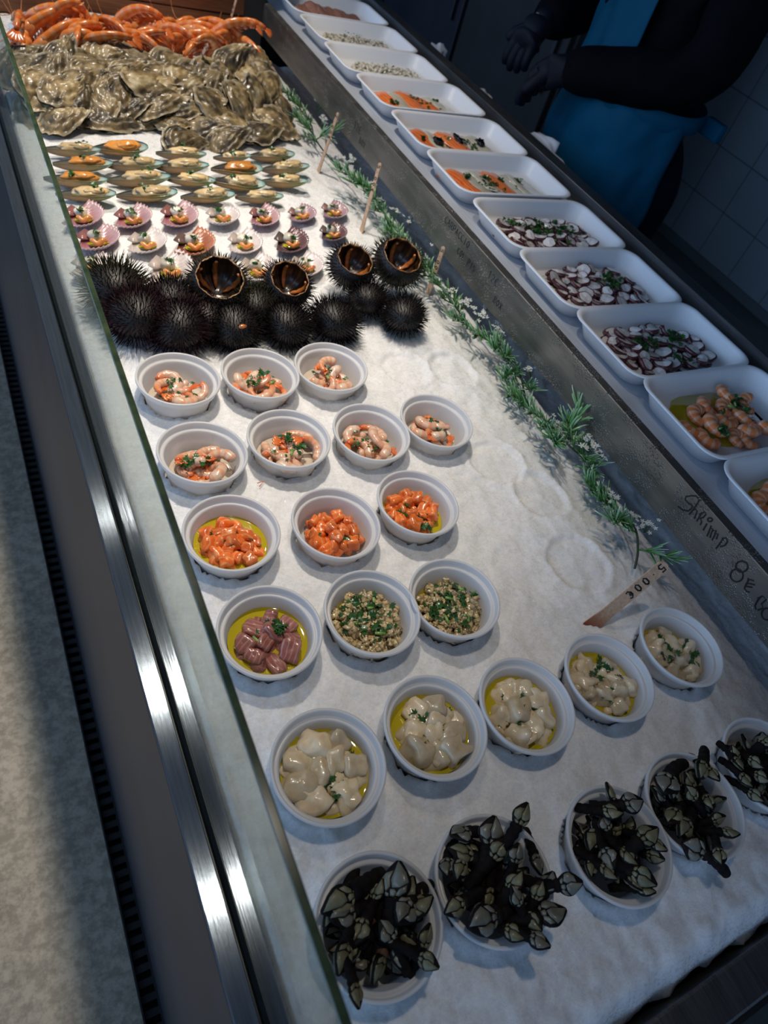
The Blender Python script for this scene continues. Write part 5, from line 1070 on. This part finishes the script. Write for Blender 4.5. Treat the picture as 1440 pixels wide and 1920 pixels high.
# ------------------------------------------------------------------ vendor
PC = Vector((1.56, 1.435, FL)); fw = Vector((-.97, .24, 0)).normalized(); lf = Vector((-fw.y, fw.x, 0))      # fw: facing, lf: the vendor's left
def W_(f, l, z): return Vector((f * fw.x + l * lf.x, f * fw.y + l * lf.y, z))
ve = thing('person', 'person in black jacket, dark gloves and blue apron standing behind the shelf, hands together', 'person', PC)
def loc(v): return Vector(v) - PC
ELL, WRL = loc((1.475, 1.205, .322)), loc(atx(1048, 128, 1.315)); HNL = loc(atx(935, 190, 1.275))
ELR, WRR = loc((1.625, 1.80, .31)), loc(atx(1015, 42, 1.40)); HNR = loc(atx(938, 142, 1.31))
SHL, SHR = W_(0, .195, 1.44), W_(0, -.195, 1.44)
def skin_mesh(name, nodes, edges, mat, sub=2, root=0):
    bm = bmesh.new(); ly = bm.verts.layers.skin.verify(); vs = []
    for i, (p, r) in enumerate(nodes):
        v = bm.verts.new(p); v[ly].radius = r if isinstance(r, tuple) else (r, r); v[ly].use_root = (i == root); vs.append(v)
    for a, b in edges: bm.edges.new((vs[a], vs[b]))
    me = bpy.data.meshes.new(name + '_cage'); bm.to_mesh(me); bm.free(); o = bpy.data.objects.new(name + '_cage', me); C.objects.link(o)
    o.modifiers.new('s', 'SKIN').use_smooth_shade = True; m = o.modifiers.new('u', 'SUBSURF'); m.levels = m.render_levels = sub
    dg = bpy.context.evaluated_depsgraph_get(); dg.update(); out = bpy.data.meshes.new_from_object(o.evaluated_get(dg)); out.name = name
    bpy.data.objects.remove(o); out.materials.clear(); out.materials.append(MATS[mat]); out.polygons.foreach_set('use_smooth', [True] * len(out.polygons)); return out
def hand_nodes(nodes, edges, wi, wr, tip, up, r=.0085, curl=.5, side=1, pg=0.):
    """palm and five separate bent fingers rooted in the palm"""
    d = (tip - wr).normalized(); s_ = d.cross(up).normalized() * side; u = s_.cross(d).normalized() * side; k0 = len(nodes)
    nodes += [(wr + d * .030, .020 + pg), (wr + d * .058, .024 + pg)]; edges += [(wi, k0), (k0, k0 + 1)]
    for j, (off, L_) in enumerate(((-.030, .066), (-.010, .076), (.011, .072), (.030, .058))):
        b = wr + d * .066 + s_ * off; c = curl + .08 * j; a0 = len(nodes)
        p1 = b + (d * .95 - u * .15) * L_ * .40; p2 = p1 + (d * math.cos(c) - u * math.sin(c)) * L_ * .32; p3 = p2 + (d * math.cos(c * 2) - u * math.sin(c * 2)) * L_ * .28
        nodes += [(b, r * 1.15), (p1, r), (p2, r * .92), (p3, r * .75)]; edges += [(k0 + 1, a0), (a0, a0 + 1), (a0 + 1, a0 + 2), (a0 + 2, a0 + 3)]
    a0 = len(nodes); b = wr + d * .030 - s_ * .022; nodes += [(b, r * 1.35), (b + (d * .6 - s_ * .75) * .034, r * 1.15), (b + (d * .6 - s_ * .75) * .034 + (d * .9 - s_ * .3 - u * .3) * .028, r * .9)]
    edges += [(k0, a0), (a0, a0 + 1), (a0 + 1, a0 + 2)]
def figure(grow, hands=True):
    g_ = grow; nd = [(W_(0, 0, .94), (.150 + g_, .110 + g_)), (W_(.01, 0, 1.10), (.140 + g_, .105 + g_)), (W_(.01, 0, 1.28), (.155 + g_, .110 + g_)), (W_(0, 0, 1.42), (.130 + g_, .085 + g_)), (W_(.01, 0, 1.50), (.055, .055)),
        (W_(.015, 0, 1.555), .058), (W_(.03, 0, 1.62), .080), (W_(.025, 0, 1.69), .100), (W_(.015, 0, 1.76), .085)]
    ed = [(i, i + 1) for i in range(8)]
    for s_, (sh_, el, wr) in ((1, (SHL, ELL, WRL)), (-1, (SHR, ELR, WRR))):
        a = len(nd); sh_ = sh_ * 1.0 - Vector((0, 0, .03)) if hands else sh_; nd += [(sh_, .050 + g_), (sh_.lerp(el, .5), .050 + g_), (el, .042 + g_), (el.lerp(wr, .35), .041 + g_), (wr, .028)]; ed += [(3, a)] + [(a + i, a + i + 1) for i in range(4)]
        if hands: hand_nodes(nd, ed, a + 4, wr, (HNL if s_ > 0 else HNR), Vector((-.15, -.1, 1)), r=.0068, side=s_, pg=-.006)
    for s_ in (1, -1):
        a = len(nd); nd += [(W_(0, s_ * .095, .88), (.095, .095)), (W_(.01, s_ * .10, .50), .062), (W_(0, s_ * .105, .28), .055), (W_(-.01, s_ * .11, .08), .040), (W_(.05, s_ * .115, .035), (.042, .030)), (W_(.15, s_ * .125, .028), (.040, .024))]
        ed += [(0, a)] + [(a + i, a + i + 1) for i in range(5)]
    return nd, ed
nd, ed = figure(-.012); link('body', skin_mesh('person_body', nd, ed, 'skin'), ve)
# jacket: torso and sleeves
g_ = .016; nd = [(W_(0, 0, .93), (.185, .145)), (W_(.01, 0, 1.08), (.185, .145)), (W_(.01, 0, 1.28), (.190, .140)), (W_(0, 0, 1.42), (.165, .112)), (W_(.0, 0, 1.50), (.078, .078))]; ed = [(0, 1), (1, 2), (2, 3), (3, 4)]
for sh_, el, wr in ((SHL, ELL, WRL), (SHR, ELR, WRR)):
    a = len(nd); mid = sh_.lerp(el, .5); nd += [(sh_, .092), (mid - fw * .01, .080), (el, .070), (el.lerp(wr, .40), .068), (el.lerp(wr, 1.0), .048)]; ed += [(3, a)] + [(a + i, a + i + 1) for i in range(4)]
me = skin_mesh('jacket', nd, ed, 'black_jacket', 3)
for v in me.vertices: v.co += v.normal * (.007 * mn.noise(v.co * 9) + .004 * mn.noise(v.co * 26))
link('jacket', me, ve)
# gloves over each hand
for nm, el, wr, hn, s_ in (('l', ELL, WRL, HNL, 1), ('r', ELR, WRR, HNR, -1)):
    nd = [(wr.lerp(el, .22), .040), (wr, .034)]; ed = [(0, 1)]; hand_nodes(nd, ed, 1, wr, hn, Vector((-.15, -.1, 1)), r=.0132, side=s_, pg=.016); link('glove', skin_mesh('glove', nd, ed, 'navy_glove'), ve)
# trousers and shoes
g = G(); g.add(*blob((.160, .205, .200), .1, .04, 2, 4, 4), M=frameM(W_(-.02, 0, .90), fw, (0, 0, 1))); link('trouser_seat', g.mesh('trouser_seat', ['navy_trousers']), ve)
for s_ in (1, -1):
    g = G(); g.add(*tube([W_(0, s_ * .095, .92), W_(.01, s_ * .10, .70), W_(.01, s_ * .10, .50), W_(0, s_ * .105, .28), W_(-.01, s_ * .11, .10), W_(0, s_ * .11, .05)], [.100, .098, .080, .074, .070, .072], 24)[:2]); link('trouser_leg', g.mesh('trouser_leg', ['navy_trousers']), ve)
for s_ in (1, -1):
    g = G(); g.add(*blob((.060, .145, .045), .25, .05, 2, 3, 3), M=frameM(W_(.06, s_ * .118, .046), -lf, (0, 0, 1))); link('shoe', g.mesh('shoe', ['black_rubber']), ve)
# apron wrapped around the front: bib above, skirt below
def apron_sheet(z0, z1, a0, a1, rx, ry, seed, flare=0, nz=46, na=64, amp=.006):
    vs = []; 
    for off in (0, -.0025):
        for i in range(nz):
            t = i / (nz - 1); z = z0 + (z1 - z0) * t
            for k in range(na):
                u = k / (na - 1) * 2 - 1; a = (a0 if u < 0 else a1) * abs(u); a = a if u > 0 else -a; w = 1 + flare * t
                fold = amp * (math.sin(a * 9 + 3 * mn.noise((a * 2, z * 3, seed)) + z * 5) * (.3 + t) + 1.5 * mn.noise((a * 2.2 + z * 6, z * 9 - a * 3, seed))) + off
                x = (ry * w + fold) * math.cos(a); y = (rx * w + fold) * math.sin(a); vs.append(W_(x + .012, y, z))
    n = nz * na; fs = []
    for i in range(nz - 1):
        for k in range(na - 1): q = (i * na + k, i * na + k + 1, (i + 1) * na + k + 1, (i + 1) * na + k); fs += [q[::-1], tuple(v + n for v in q)]
    rim = [k for k in range(na)] + [i * na + na - 1 for i in range(1, nz)] + [(nz - 1) * na + k for k in range(na - 2, -1, -1)] + [i * na for i in range(nz - 2, 0, -1)]
    fs += [(rim[i], rim[(i + 1) % len(rim)], rim[(i + 1) % len(rim)] + n, rim[i] + n) for i in range(len(rim))]
    return vs, fs
g = G(); g.add(*apron_sheet(1.13, .42, 1.75, 1.80, .208, .168, 3, .16, amp=.0075)); ap = link('apron_skirt', g.mesh('apron_skirt', ['blue_apron']), ve)
g = G(); g.add(*apron_sheet(1.40, 1.12, .62, .62, .205, .160, 8, 0, 26, 36, .004)); bib = link('apron_bib', g.mesh('apron_bib', ['blue_apron']), ve)
g = G(); vs, fs = lathe([(.208, 1.105), (.213, 1.12), (.213, 1.135), (.206, 1.145)], 60); g.add([W_(v[0] * .80 + .012, v[1] * 1.0, v[2]) for v in vs], fs); link('apron_tie', g.mesh('apron_tie', ['blue_apron']), ve)
g = G(); b = W_(-.12, .175, 1.125); g.add(*bevel_box(-.012, .012, -.03, .03, -.02, .02, .004), M=Matrix.Translation(b)); link('apron_knot', g.mesh('apron_knot', ['blue_apron']), ve)
L = text_lines('360', W_(.190, .035, 1.275), -lf, Vector((0, 0, 1)), .022); link('bib_print', strokes_mesh(L, .0016, fw, .002).mesh('bib_print', ['navy_trousers']), ve)
# face and hair
g = G(); g.add(*blob((.016, .009, .014), 0, 0, 1, 1, 2), M=frameM(W_(.112, 0, 1.665), fw, (0, 0, 1)))
for s_ in (1, -1): g.add(*blob((.012, .006, .028), 0, 0, 1, 1, 2), M=frameM(W_(.03, s_ * .082, 1.675), fw, (0, 0, 1)))
link('nose_and_ears', g.mesh('nose_and_ears', ['skin']), ve)
g = G()
for s_ in (1, -1): g.add(*blob((.006, .011, .006), 0, 0, 1, 1, 2), M=frameM(W_(.108, s_ * .032, 1.70), fw, (0, 0, 1)))
link('eyes', g.mesh('eyes', ['black_eye']), ve)
g = G(); g.add(*blob((.004, .022, .005), 0, 0, 1, 1, 2), M=frameM(W_(.100, 0, 1.618), fw, (0, 0, 1))); link('mouth', g.mesh('mouth', ['pink_plastic']), ve)
g = G(); g.add(*blob((.106, .100, .092), 0, .12, 3, 4, 4), M=frameM(W_(-.012, 0, 1.745), fw, (0, 0, 1))); link('hair', g.mesh('hair', ['dark_hair']), ve)
